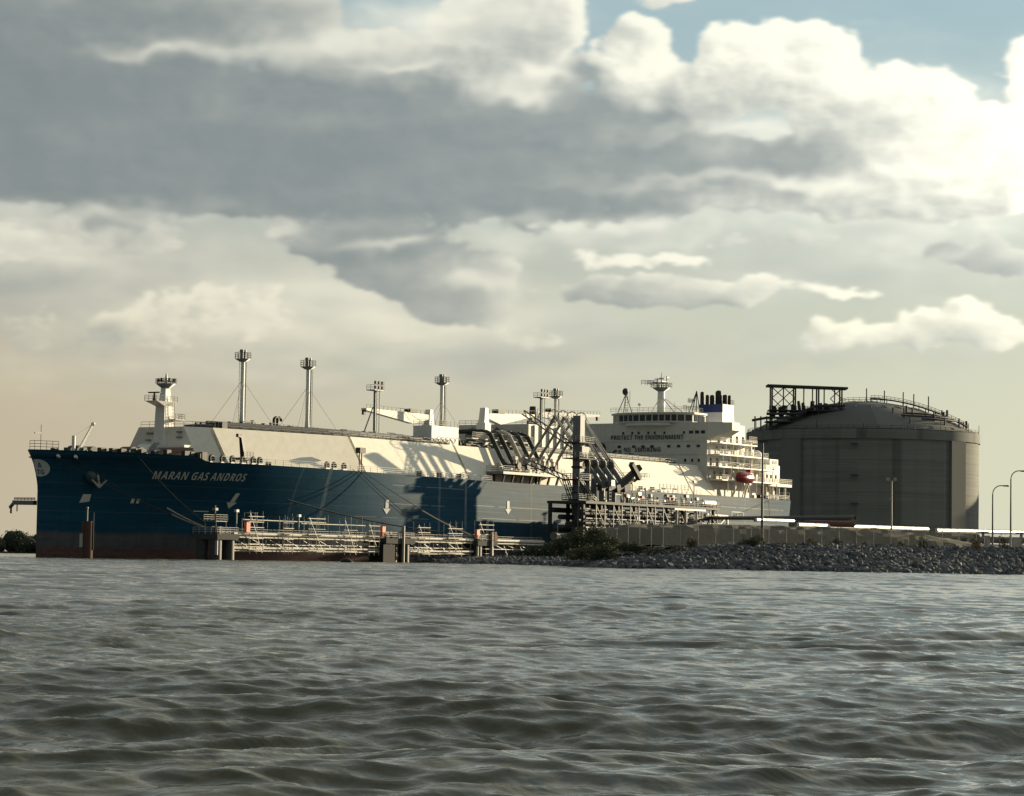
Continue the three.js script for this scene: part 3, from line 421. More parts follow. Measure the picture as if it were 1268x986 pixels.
{ // masts
  const fm = part('fore_mast', carrier);
  new MB().hexa([[248, -1.35, 22], [251.3, -1.35, 22], [251.3, 1.35, 22], [248, 1.35, 22], [248.2, -1.2, 32], [250.9, -1.2, 32], [250.9, 1.2, 32], [248.2, 1.2, 32]]).build('lower_column', M.white, fm);
  new MB().hexa([[248.4, -0.9, 32], [250.4, -0.9, 32], [250.4, 0.9, 32], [248.4, 0.9, 32], [248.7, -0.6, 35.4], [250, -0.6, 35.4], [250, 0.6, 35.4], [248.7, 0.6, 35.4]]).bar([249.2, 0, 36], [249.2, 0, 38], 0.45, 8, 0.15).build('upper_column', M.white, fm);
  new MB().hexa([[247.6, -1.2, 31.2], [250.9, -1.2, 31.2], [250.9, 1.2, 31.2], [247.6, 1.2, 31.2], [247.4, -1.6, 32.2], [254, -1.6, 32.2], [254, 1.6, 32.2], [247.4, 1.6, 32.2]]).build('radar_platform', M.white, fm);
  new MB().rail([[254, -1.6, 32.2], [254, 1.6, 32.2], [247.4, 1.6, 32.2]], 1.1, 1.1).build('guard_rail', M.steel, fm);
  new MB().bar([252.8, 0, 32.2], [252.8, 0, 33.8], 0.35, 8, 0.2).box(252.5, 253.1, -1.5, 1.5, 33.8, 34.05).build('radar', M.dark, fm);
  new MB().bar([249.3, 0, 35], [249.3, 0, 35.9], 0.9, 12, 2.1).build('lookout_basket', M.steel, fm);
  new MB().rail([0, 1, 2, 3, 4, 5, 6, 7, 8].map((k) => [249.3 + 2.1 * Math.cos(k * 0.785), 2.1 * Math.sin(k * 0.785), 35.9]), 1.0, 1, 0.05).build('guard_rail', M.dark, fm);
  for (const a of [0.3, 1.1, 2.0, 2.8, 3.7, 4.6]) new MB().box(249.3 + 2 * Math.cos(a) - 0.25, 249.3 + 2 * Math.cos(a) + 0.25, 2 * Math.sin(a) - 0.25, 2 * Math.sin(a) + 0.25, 36.4, 37.0).build('floodlight', M.black, fm);
  new MB().ladder([248.8, 1.7, 27], [248.8, 1.7, 32], 0.7, [1, 0, 0], 0.05).box(246.6, 249.6, 1.2, 3, 28.4, 28.6).rail([[249.6, 3, 28.6], [246.6, 3, 28.6], [246.6, 1.4, 28.6]], 1.1, 1).build('ladder', M.steel, fm);
  const ventMast = (s, t, base, sh) => {
    const v = part('vent_mast', carrier), D = [1, 0, 0];
    new MB().bar([s, t, base], [s, t, 42.6], 0.42, 12).bar([s, t, base], [s, t, base + 3.2], 0.62, 12, 0.42).build('pole', M.white, v);
    new MB().bar([s - 0.75, t + 0.3, base], [s - 0.75, t + 0.3, 42.6], 0.13, 6).build('riser_pipe', M.steel, v);
    new MB().ladder([s + sh, t + 0.2, base], [s + sh, t + 0.2, 42.6], 0.75, D, 0.06, 0.85).build('ladder', M.steel, v);
    new MB().bar([s, t, 42.3], [s, t, 42.9], 0.7, 14, 1.75).build('platform', M.steel, v);
    new MB().rail([...Array(11).keys()].map((k) => [s + 1.75 * Math.cos(k * 0.628), t + 1.75 * Math.sin(k * 0.628), 42.9]), 1.35, 1, 0.05).build('guard_rail', M.steel, v);
    for (const d of [-0.45, 0.45]) new MB().bar([s + d, t, 42.9], [s + d, t, 44.3], 0.36, 10).bar([s + d, t, 44.3], [s + d, t, 44.9], 0.5, 10, 0.42).build('vent_head', M.steel, v);
    for (const [ds, dt] of [[7.5, 4], [5.2, -5], [-5.5, 5], [-4, -6]]) new MB().bar([s, t, 38.5], [s + ds, t + dt, 28], 0.035, 4, 0.035, false).build('stay_wire', M.wire, v);
    new MB().box(s - 2.2, s + 2.2, t - 2, t + 2, 27, base).rail([[s - 2.2, t + 2, base], [s + 2.2, t + 2, base]], 1.1, 1.2).build('base_platform', M.dark, v);
  };
  ventMast(224, 0, 28.2, 1.05); ventMast(200.7, 0, 28.2, -1.05); ventMast(147.3, 0, 31, -1.05); ventMast(94.8, 0, 29, -1.05);
  const lightMast = (s, top) => {
    const v = part('floodlight_mast', carrier);
    new MB().bar([s + 0.5, 0.3, 28], [s + 0.5, 0.3, top - 2.2], 0.3, 8).build('pole', M.steel, v);
    new MB().ladder([s - 0.8, 0.3, 28], [s - 0.8, 0.3, top - 2.2], 1.1, [1, 0, 0], 0.1, 0.9).build('ladder', M.zinc, v);
    new MB().bar([s + 3.6, -1, 28], [s + 0.7, 0, top - 6], 0.16, 6).build('strut', M.zinc, v);
    new MB().box(s - 1.7, s + 2, -1, 1.3, top - 2.2, top - 2).build('platform', M.steel, v);
    new MB().rail([[s + 2, -1, top - 2], [s + 2, 1.3, top - 2], [s - 1.7, 1.3, top - 2]], 1.1, 1.2).build('guard_rail', M.zinc, v);
    for (const d of [-1.1, 0.3, 1.6]) for (const y of [top - 1.5, top - 0.4]) new MB().box(s + d - 0.38, s + d + 0.38, 1.1, 1.6, y - 0.35, y + 0.35).build('floodlight', M.black, v);
    new MB().box(s - 3, s + 4, -2, 2.4, 27, 28).build('base_platform', M.dark, v);
  };
  lightMast(174.9, 41.4); lightMast(102, 44.2);
}
{ // cranes, deckhouses and manifold
  const crane = (s, t, y, s1, y1, depth, mat, pw) => {
    const c = part('deck_crane', carrier), dir = Math.sign(s1 - s);
    new MB().box(s - pw, s + pw, t - pw, t + pw, 27, y - 2).build('pedestal', mat, c);
    new MB().hexa([[s - pw * 0.8, t - pw * 0.7, y - 2], [s + pw * 0.8, t - pw * 0.7, y - 2], [s + pw * 0.8, t + pw * 0.7, y - 2], [s - pw * 0.8, t + pw * 0.7, y - 2], [s - pw * 0.6, t - pw * 0.6, y + 1.6], [s + pw * 0.4, t - pw * 0.6, y + 1.6], [s + pw * 0.4, t + pw * 0.6, y + 1.6], [s - pw * 0.6, t + pw * 0.6, y + 1.6]]).build('slewing_house', mat, c);
    const h0 = y - 0.4, ds = s + dir * pw, knee = ds + dir * (Math.abs(s1 - s) * 0.24), w = 0.75;
    const b = new MB(), sec = (x, lo, hi) => [[x, t - w, lo], [x, t + w, lo], [x, t + w, hi], [x, t - w, hi]];
    const S = [sec(ds, h0 - 0.5, h0 + 0.7), sec(knee, mix(h0, y1, 0.24) - depth * 0.75, mix(h0, y1, 0.24) + 0.7), sec(s1, y1 - 0.25, y1 + 0.25)];
    for (let i = 0; i < 2; i++) for (let j = 0; j < 4; j++) b.quad(S[i][j], S[i + 1][j], S[i + 1][(j + 1) % 4], S[i][(j + 1) % 4]);
    b.quad(...S[0]); b.quad(...S[2]); b.build('boom', mat === M.dark ? M.jetty : M.cream, c);
    new MB().rail([[ds, t + w, h0 + 0.7], [s1, t + w, y1 + 0.3]], 0.8, 1.7, 0.045, 1).build('boom_rail', M.steel, c);
    new MB().box(s1 - 0.4, s1 + 0.4, t - 0.3, t + 0.3, y1 - 1.3, y1 - 0.2).build('hook_block', M.dark, c);
    new MB().box(knee - 1.5, knee + 1.5, t - 0.9, t + 0.9, mix(h0, y1, 0.24) + 0.75, mix(h0, y1, 0.24) + 1.6).build('winch', M.dark, c);
  };
  crane(146, -4.5, 35, 172.9, 35.2, 2.5, M.white, 1.2); crane(148.2, 12.6, 35, 126.5, 36, 2.6, M.white, 1.25); crane(101, -3, 38.4, 68.4, 39.4, 1.4, M.dark, 1.1);
  const dh = part('midship_deckhouse', carrier);
  new MB().box(161.2, 172.3, 9, 14.1, 27, 31.2).build('walls', M.white, dh); new MB().rail([[172.2, 9, 31.2], [172.2, 14, 31.2], [161.3, 14, 31.2]], 1.3, 1.5).build('roof_railing', M.zinc, dh);
  for (let k = 0; k < 5; k++) new MB().arc([162.6 + k * 1.9, 14.8, 27.3], 1.4, 0.1, [1, 0, 0], [0, 0, 1], 0, Math.PI, 10, 5).build('pipe_hoop', M.zinc, dh);
  const mh = part('machinery_house', carrier);
  new MB().box(104, 122.9, -11, 9.4, 27, 34.2).build('walls', M.house, mh); new MB().rail([[122.8, -11, 34.2], [122.8, 9.3, 34.2], [104, 9.3, 34.2]], 1.1, 1.8).build('roof_railing', M.zinc, mh);
  new MB().bar([123, -4, 31.2], [128, -4, 31.2], 1.9, 14).bar([123, 3, 30.8], [127, 3, 30.8], 1.7, 14).build('duct', M.steel, mh); for (const t of [-6.5, 0.5]) new MB().geo(new THREE.ConeGeometry(1.3, 1.2, 4), new THREE.Matrix4().makeTranslation(123.6, 33, -t)).build('vent_cowl', M.dark, mh);
  new MB().bar([138, 4.8, 28.5], [142, 4.8, 28.5], 1.55, 16).ball([142, 4.8, 28.5], 1.55, 0.6, 1.55, 14).build('pressure_vessel', M.green, carrier);
  for (const s of [106.5, 110, 113.5, 117, 120.5]) new MB().box(s - 0.15, s + 0.15, 9.4, 9.8, 27.2, 34).build('wall_stiffener', M.house, mh);
  // manifold
  const mf = part('cargo_manifold', carrier);
  new MB().box(129, 156.5, 18.9, 23.6, 20.7, 21.3).build('platform', M.steel, mf); new MB().rail([[156.5, 19, 21.3], [156.5, 23.6, 21.3], [129, 23.6, 21.3]], 1.3, 1.6, 0.06).build('guard_rail', M.zinc, mf);
  for (let k = 0; k < 7; k++) new MB().beam([131 + k * 4, 23, 20.7], [131 + k * 4, 22.4, 18.8], 0.4, 0.5).build('support', M.dark, mf);
  [150, 145.8, 141.6, 137.4, 133.2].forEach((s, k) => {
    new MB().tube([[s - 1, 6, 31], [s - 1, 13, 31.2], [s - 0.9, 15, 30.4], [s - 0.3, 19.2, 23.6], [s, 20.4, 22.8], [s, 23.6, 22.8]], 0.55, 10).build('cargo_line', k === 2 ? M.lagging : M.darkpipe, mf);
    new MB().bar([s, 22.6, 21.6], [s, 22.6, 25 + (k % 2) * 0.6], 0.42, 9).box(s - 0.6, s + 0.6, 22.1, 23.1, 24.2, 25).build('valve_body', k > 1 ? M.white : M.lagging, mf);
    new MB().bar([s, 23.6, 22.8], [s, 23.9, 22.8], 0.85, 12).build('flange', M.dark, mf);
    new MB().arc([s + 0.9, 23, 24.6], 0.5, 0.07, [1, 0, 0], [0, 0, 1], 0, 6.283, 10, 4).build('hand_wheel', M.red, mf);
  });
  new MB().rail([[129, 14.6, 29.2], [156, 14.6, 29.2]], 1.3, 1.8, 0.07).box(129, 156, 12.8, 14.6, 28.9, 29.2).build('crossover_walkway', M.lagging, mf);
  for (let k = 0; k < 9; k++) new MB().bar([130 + k * 3.1, 18 + (k % 3), 18.9], [130 + k * 3.1, 18 + (k % 3), 21 + (k % 4) * 0.8], 0.3, 7).build('standpipe', k % 2 ? M.lagging : M.dark, mf);
}
{ // accommodation, bridge, funnel, stern
  const H = part('accommodation', carrier);
  new MB().box(24, 46, -18.1, 18.1, 18.7, 38.7).build('house_front', M.house, H);
  for (const sd of [1, -1]) new MB().hexa([[46, sd * 18.05, 33.9], [41, sd * 23, 36.6], [36.5, sd * 23, 36.6], [36.5, sd * 18.05, 33.9], [46, sd * 18.05, 38.7], [41, sd * 23, 38.8], [36.5, sd * 23, 38.8], [36.5, sd * 18.05, 38.7]]).build('bridge_wing', M.house, H);
  new MB().box(46, 46.25, -18.1, 18.1, 33.6, 33.8).box(46, 46.2, -18.1, 18.1, 30.0, 30.2).build('deck_edge_band', M.house, H);
  // wheelhouse with a bowed front
  const W = part('wheelhouse', carrier), plan = (g) => [[36, -12.2 - g], [43.4, -12.6 - g], [46.4 + g, -9], [47.6 + g, -4], [47.6 + g, 4], [46.4 + g, 9], [43.4, 12.2 + g], [36, 12.2 + g]];
  new MB().prism(plan(0), 38.7, 41).build('wheelhouse_walls', M.house, W); new MB().prism(plan(0.55), 41, 41.5).build('roof', M.house, W);
  new MB().prism(plan(0.7).map(([a, b]) => [a, b * 0.72]), 37.9, 38.6).build('front_balcony', M.house, W);
  const face = [[43.4, -12.6], [46.4, -9], [47.6, -4], [47.6, 4], [46.4, 9], [43.4, 12.2]];
  for (let i = 0; i < 5; i++) {
    const [p, q] = [face[i], face[i + 1]], L = Math.hypot(q[0] - p[0], q[1] - p[1]), n = Math.round(L / 2.05), nx = (q[1] - p[1]) / L, ny = -(q[0] - p[0]) / L;
    for (let k = 0; k < n; k++) { const a = (k + 0.1) / n, b = (k + 0.9) / n, P = (t, o, h) => [mix(p[0], q[0], t) + nx * o, mix(p[1], q[1], t) + ny * o, h]; new MB().hexa([P(a, -0.05, 39.15), P(a, 0.06, 39.15), P(b, 0.06, 39.15), P(b, -0.05, 39.15), P(a, -0.05, 40.75), P(a, 0.06, 40.75), P(b, 0.06, 40.75), P(b, -0.05, 40.75)]).build('bridge_window', M.glass, W); }
  }
  for (const s of [37.4, 39.6, 41.8]) new MB().box(s - 0.8, s + 0.8, 12.2, 12.32, 39.1, 40.7).build('bridge_window', M.glass, W);
  new MB().rail([[47.6, -11, 41.5], [47.6, 11, 41.5], [38, 12.4, 41.5]], 1.3, 1.7, 0.04).build('roof_railing', M.zinc, W);
  for (const [s, t, y] of [[44, 7, 44.4], [44, -4, 43.8], [43, 10, 43.5], [44, 3, 43.2], [40, 11, 44]]) new MB().bar([s, t, 41.5], [s, t, y], 0.05, 4).build('aerial', M.steel, W);
  new MB().bar([44, -4, 43.6], [44, -4, 44.2], 0.5, 8, 0.3).build('searchlight', M.white, W);
  const face46 = (x0, x1, y) => (x, py) => [46.28, mix(x0, x1, x), y + py];
  lettering('PROTECT THE ENVIRONMENT', 1.2, face46(-11.7, 11.0, 34.15), M.letter, 'warning_letters', H, 0, 1.0); lettering('NO', 1.2, face46(-7.5, -5.3, 30.8), M.letter, 'warning_letters', H); lettering('SMOKING', 1.2, face46(-4.1, 4.1, 30.8), M.letter, 'warning_letters', H);
  for (const t of [-7.8, -5, -3, 0, 2, 5, 11]) new MB().box(46, 46.1, t - 0.3, t + 0.3, 35.6, 36.3).build('house_window', M.glass, H);
  for (const t of [13.2, 15, 16.8]) new MB().box(46, 46.1, t - 0.6, t + 0.6, 35.6, 36.4).build('house_window', M.glass, H);
  for (const t of [-9, -4.5, -1.6, 1.2, 6.4, 9.4, 12.4, 15.4]) new MB().box(46, 46.1, t - 0.5, t + 0.5, 31.9, 32.6).build('house_window', M.glass, H);
  for (const t of [11.5, 13.6, 15.6]) new MB().box(46, 46.1, t - 0.3, t + 0.3, 28.0, 28.8).build('house_window', M.glass, H);
  new MB().tube([[50, -19, 32.6], [50, -12.2, 32.6], [50, -11.6, 32.2], [50, -11.6, 27.5]], 0.62, 10).build('gooseneck_pipe', M.darkpipe, carrier);
  // port side galleries
  [[33.4, 44, 22, 21], [30.2, 45, 16, 21.4], [26.9, 46, 12, 21.8], [23.4, 44.5, 10, 22]].forEach(([y, s1, s0, t], k) => {
    const g = part('side_gallery', carrier); new MB().box(s0, s1, 18.1, t, y - 0.35, y).build('gallery_floor', M.white, g); new MB().rail([[s1, 18.2, y], [s1, t, y], [s0, t, y]], 1.15, 1.6, 0.06).build('guard_rail', M.cream, g);
    for (let s = s0 + 1.5; s < s1; s += 4.2) new MB().bar([s, t - 0.2, y - 3.3], [s, t - 0.2, y - 0.3], 0.14, 6).build('stanchion', M.white, g);
    for (let s = s0 + 3; s < s1 - 2; s += 3.6) new MB().box(s - 0.45, s + 0.45, 18.1, 18.22, y + 0.2, y + 2.2).build(k % 2 ? 'door' : 'house_window', k % 2 ? M.steel : M.glass, g);
    if (k < 3) new MB().ladder([s0 + 6, t - 0.9, y - 3.3], [s0 + 10, t - 0.9, y], 0.9, [0, 1, 0], 0.08, 0.5).build('stair', M.white, g);
  });
  new MB().box(9, 24, -16, 16.2, 18.7, 30).build('after_house', M.white, H); new MB().box(14, 24, -12, 12, 30, 37.4).build('engine_casing', M.white, H);
  // radar mast
  const R = part('radar_mast', carrier);
  new MB().bar([39, 0, 41.5], [39, 0, 48], 1.15, 14, 0.95).build('column', M.white, R); new MB().bar([39, 0, 47.6], [39, 0, 48.7], 0.9, 12, 2.6).build('platform', M.steel, R);
  new MB().rail([...Array(11).keys()].map((k) => [39 + 2.6 * Math.cos(k * 0.628), 3 * Math.sin(k * 0.628), 48.7]), 1.3, 1.4, 0.06).rail([[41.5, -3, 49.3], [41.5, 0, 49.3], [44, -3.5, 49.3]], 1.2, 1.2, 0.06).build('guard_rail', M.steel, R);
  for (const [a, b] of [[44.5, 0], [35, 5.5], [35, -5.5], [42, 6]]) new MB().bar([39, 0, 46.5], [a, b, 41.5], 0.16, 6).build('brace', M.white, R);
  new MB().bar([39, 0, 48.7], [39, 0, 52.9], 0.2, 6, 0.08).bar([37.6, 0.8, 48.7], [37.6, 0.8, 52], 0.16, 6).bar([40.2, -0.6, 48.7], [40.2, -0.6, 51], 0.16, 6).box(37, 41, -0.12, 0.12, 51.2, 51.4).box(37.2, 40.4, 0.6, 0.9, 50.3, 50.5).box(36, 38.6, 0.5, 0.8, 51.6, 51.8).build('yardarm', M.steel, R);
  new MB().box(38.8, 39.2, -2.2, 2.2, 49.9, 50.2).box(40, 40.4, -1.4, 1.8, 50.9, 51.15).bar([38, -1.4, 49], [38, -1.4, 49.8], 0.5, 8).build('radar_scanner', M.white, R);
  const Sm = part('satellite_mast', carrier);
  for (const [a, b] of [[46.4, -9.4], [43.6, -9.2], [44.8, -5.8]]) new MB().bar([a, b, 41.5], [45, -7.7, 46.8], 0.15, 6).build('leg', M.zinc, Sm);
  new MB().ladder([45, -7.4, 41.5], [45, -7.5, 46.6], 0.7, [0, 1, 0], 0.07).bar([44.4, -6.8, 44.5], [44.4, -6.8, 47.6], 0.08, 4).build('ladder', M.zinc, Sm); new MB().ball([45, -7.9, 47.4], 1.0, 0.85, 0.85, 14).build('radome', M.dark, Sm);
  // funnel
  const F = part('funnel', carrier);
  new MB().hexa([[2.4, -4, 36], [10.2, -4, 36], [10.2, 4, 36], [2.4, 4, 36], [3, -3.75, 43.6], [9.8, -3.75, 43.6], [9.8, 3.75, 43.6], [3, 3.75, 43.6]]).build('casing', worn(0.62, 0.64, 0.68, 0.1, 6, 0.45, 0, 22), F);
  new MB().box(2.95, 9.85, -3.8, 3.8, 43.6, 45.9).build('blue_band', M.blue, F);
  for (const [s, t, r, y] of [[9, -3.2, 0.6, 49.2], [8.4, -1.9, 0.5, 48.4], [7.6, -0.8, 0.65, 48.3], [6.6, 0.8, 0.95, 49.4], [5.6, 2.1, 0.5, 48.5], [6.4, 2.9, 0.55, 48.4], [4.4, 3.1, 0.5, 48.4]]) new MB().bar([s, t, 45.9], [s, t, y], r, 10).ball([s, t, y], r * 0.7, r, r, 8).build('exhaust_pipe', M.black, F);
  new MB().rail([[3, -3.8, 45.9], [3, 3.8, 45.9], [5, 3.8, 45.9]], 1.4, 1).box(4, 6.5, 3.8, 4.4, 40.2, 40.5).box(4.4, 6.4, 3.78, 3.9, 38.4, 40).build('top_railing', M.dark, F);
  { const P = part('signal_mast', carrier); for (const [a, b] of [[16, -3], [13, -3], [14.5, -5], [14, -1]]) new MB().bar([a, b, 42], [12, -3.4, 49.6], 0.14, 5).build('leg', M.dark, P); new MB().rail([[17, -5, 44], [13, -5, 44], [13, -1, 44]], 1.2, 1, 0.07).rail([[16, -4, 46], [12.5, -4, 46]], 1.2, 1, 0.07).build('lamp_frame', M.dark, P); new MB().box(10.2, 18, -9, -1, 37.4, 42).build('mast_house', M.white, P); }
  // stern: after deckhouse, tower, dome and gallery
  const A = part('stern_house', carrier);
  new MB().box(1.6, 11, 6, 17.8, 23.4, 28.6).build('walls', M.cream, A); new MB().box(2.2, 7.4, 11, 17.6, 28.6, 30.3).build('vent_housing', M.cream, A); new MB().box(3, 6, 17.6, 17.66, 28.9, 29.9).build('louvre', M.black, A);
  new MB().box(-2.6, 12, 5, 19.6, 22.6, 23.4).build('gallery_floor', M.cream, A); new MB().rail([[-2.6, 6, 23.4], [-2.6, 19.6, 23.4], [12, 19.6, 23.4]], 1.3, 1.3, 0.07).build('guard_rail', M.cream, A);
  for (const s of [-1, 3, 7, 11]) new MB().bar([s + 1.2, 18.8, 18.8], [s + 1.2, 18.8, 22.6], 0.32, 8).build('stanchion', M.cream, A);
  new MB().box(3, 10, 8, 17, 18.8, 22.6).build('winch_house', M.lagging, A);
  for (const [s, y] of [[4, 25.4], [7, 25.4], [9.4, 25.4], [5.6, 27.2]]) new MB().box(s - 0.4, s + 0.4, 17.8, 17.9, y - 0.5, y + 0.5).build('house_window', M.glass, A);
  new MB().bar([18.6, 16.4, 26], [18.6, 16.4, 34.4], 1.3, 12, 1.1).box(16.4, 21, 14.8, 18, 34.4, 34.7).rail([[21, 18, 34.7], [16.4, 18, 34.7]], 1.2, 1.2, 0.08).rail([[21, 18, 29.5], [15, 18, 29.5]], 1.2, 1.2, 0.08).build('ventilation_tower', M.lagging, carrier);
  new MB().bar([14, 16.6, 25], [14, 16.6, 30.4], 1.9, 16).ball([14, 16.6, 30.4], 2.1, 1.9, 1.9, 16).build('dome_housing', M.white, carrier);
  // lifeboat davit
  const D = part('lifeboat_davit', carrier);
  for (const s of [29, 36]) new MB().beam([s, 20.8, 18.8], [s - 0.6, 21.6, 23], 0.4, 0.6).beam([s - 0.6, 21.6, 23], [s - 0.4, 19.6, 27.4], 0.4, 0.6).beam([s - 0.4, 19.6, 27.4], [s - 0.2, 22.8, 27.6], 0.4, 0.4).build('arm', M.cream, D);
  for (const [a, b] of [[28.4, 31], [33.6, 31]]) new MB().bar([a, 22.4, 18.8], [b, 22.4, 22.8], 0.2, 6).build('strut', M.cream, D);
  for (let k = 0; k < 9; k++) { const s = rr(10, 27), t = rr(20, 21.8); new MB().box(s - 0.7, s + 0.7, t - 0.6, t + 0.6, 18.8, 19.4 + rnd()).build('deck_gear', k % 3 ? M.dark : M.lagging, carrier); }
}
{ // forecastle gear
  const B = part('foredeck_crane', carrier); new MB().bar([282, 4.6, 19.3], [282, 4.6, 23.6], 0.35, 8).bar([282, 4.6, 23.4], [277.4, 5.2, 26], 0.06, 4).build('post', M.white, B); new MB().beam([281, 4.8, 20.4], [277.2, 5.2, 26.1], 0.5, 0.5, 0.3, 0.3).build('jib', M.white, B);
  new MB().ball([277.2, 5.2, 26.1], 0.4).build('sheave', M.white, B);
  const J = part('jackstaff', carrier); new MB().bar([286.2, 0, 20.6], [286.2, 0, 25.6], 0.07, 5).box(286.2, 288, -0.1, 0.1, 23.8, 24.1).build('staff', M.steel, J); new MB().rail([[288.6, -0.6, 20.7], [288.6, 0.6, 20.7], [284, 2.6, 20.7]], 1.7, 1.4, 0.05).build('guard_rail', M.rust, J);
  for (const [s, t, r] of [[279.5, 3, 1.25], [276, 3.2, 1.2], [268, 6.5, 1.5], [265.8, 6.6, 1.5]]) { const w = part('mooring_winch', carrier); new MB().bar([s, t - 1.4, 20.6], [s, t + 1.4, 20.6], r, 12).build('drum', M.dark, w); new MB().box(s - 1.2, s + 1.2, t + 1.5, t + 2, 19.3, 21).build('frame', M.green, w); }
  for (let k = 0; k < 26; k++) { const s = rr(256, 286), t = bDeck(s) - rr(1.2, 3); if (t < 0) continue; new MB().box(s - rr(0.3, 0.9), s + rr(0.3, 0.9), t - 0.5, t + 0.5, 19.3, 20.9 + rnd() * 0.7).build('deck_fitting', k % 3 ? M.dark : M.green, carrier); }
  new MB().box(247.6, 249.2, -2, 0, 27, 28.4).build('fire_box', M.red, carrier); new MB().box(240.4, 242.2, 7.5, 9.3, 27, 28.3).build('equipment_locker', M.black, carrier);
  const G = part('bow_boom', carrier); new MB().beam([270, -16, 10.9], [268, -23.5, 11], 0.9, 0.9).beam([268, -23.5, 11], [267.6, -25, 10], 0.5, 0.5).build('boom', M.jetty, G); new MB().bar([267.8, -24.5, 10], [267.8, -24.5, 8.8], 0.2, 6).bar([268.2, -22.5, 11], [268.2, -22.5, 9.2], 0.12, 5).build('hanger', M.dark, G); new MB().rail([[270, -16, 11.4], [268, -23.5, 11.5]], 0.5, 1.2, 0.06).build('guard_rail', M.steel, G);
}
{ // enclosed lifeboat hanging at the port side
  const L = thing('lifeboat', 'red enclosed lifeboat hanging from davits below the bridge of the ship', 'lifeboat', 'berth', [32.4, 22.6, 22.9]);
  const hullPts = []; for (let i = 0; i <= 12; i++) hullPts.push(i / 12);
  const body = (y0, y1, k) => { const mb = new MB(), n = 14, m = 8, P = (i, j) => { const u = i / n * 2 - 1, w = Math.sqrt(Math.max(0, 1 - Math.pow(Math.abs(u), 2.6))), a = j / m * Math.PI, top = y1 > y0; return [u * 4.6, 1.6 * w * Math.cos(a), y0 + (y1 - y0) * Math.sin(a) * (0.35 + 0.65 * w) * (top ? 1 : 1)]; }; for (let i = 0; i < n; i++) for (let j = 0; j < m; j++) mb.quad(P(i, j), P(i + 1, j), P(i + 1, j + 1), P(i, j + 1)); return mb; };
  const gloss = new THREE.MeshPhysicalMaterial({ color: new THREE.Color().setRGB(0.25, 0.022, 0.018), roughness: 0.22 });
  body(1.1, -0.3).build('boat_hull', gloss, L); body(1.12, 3.0).build('canopy', gloss, L);
  new MB().box(-3.4, -1.8, -0.7, 0.7, 2.4, 3.6).build('helm_cabin', gloss, L); for (const s of [-1, 0.4, 1.8, 3]) new MB().box(s - 0.3, s + 0.3, 1.42, 1.56, 1.7, 2.1).build('side_window', M.glass, L);
  for (const s of [-3.2, 3.4]) new MB().bar([s, 0, 2.4], [s, 0, 4.6], 0.06, 4).build('fall_wire', M.wire, L);
}

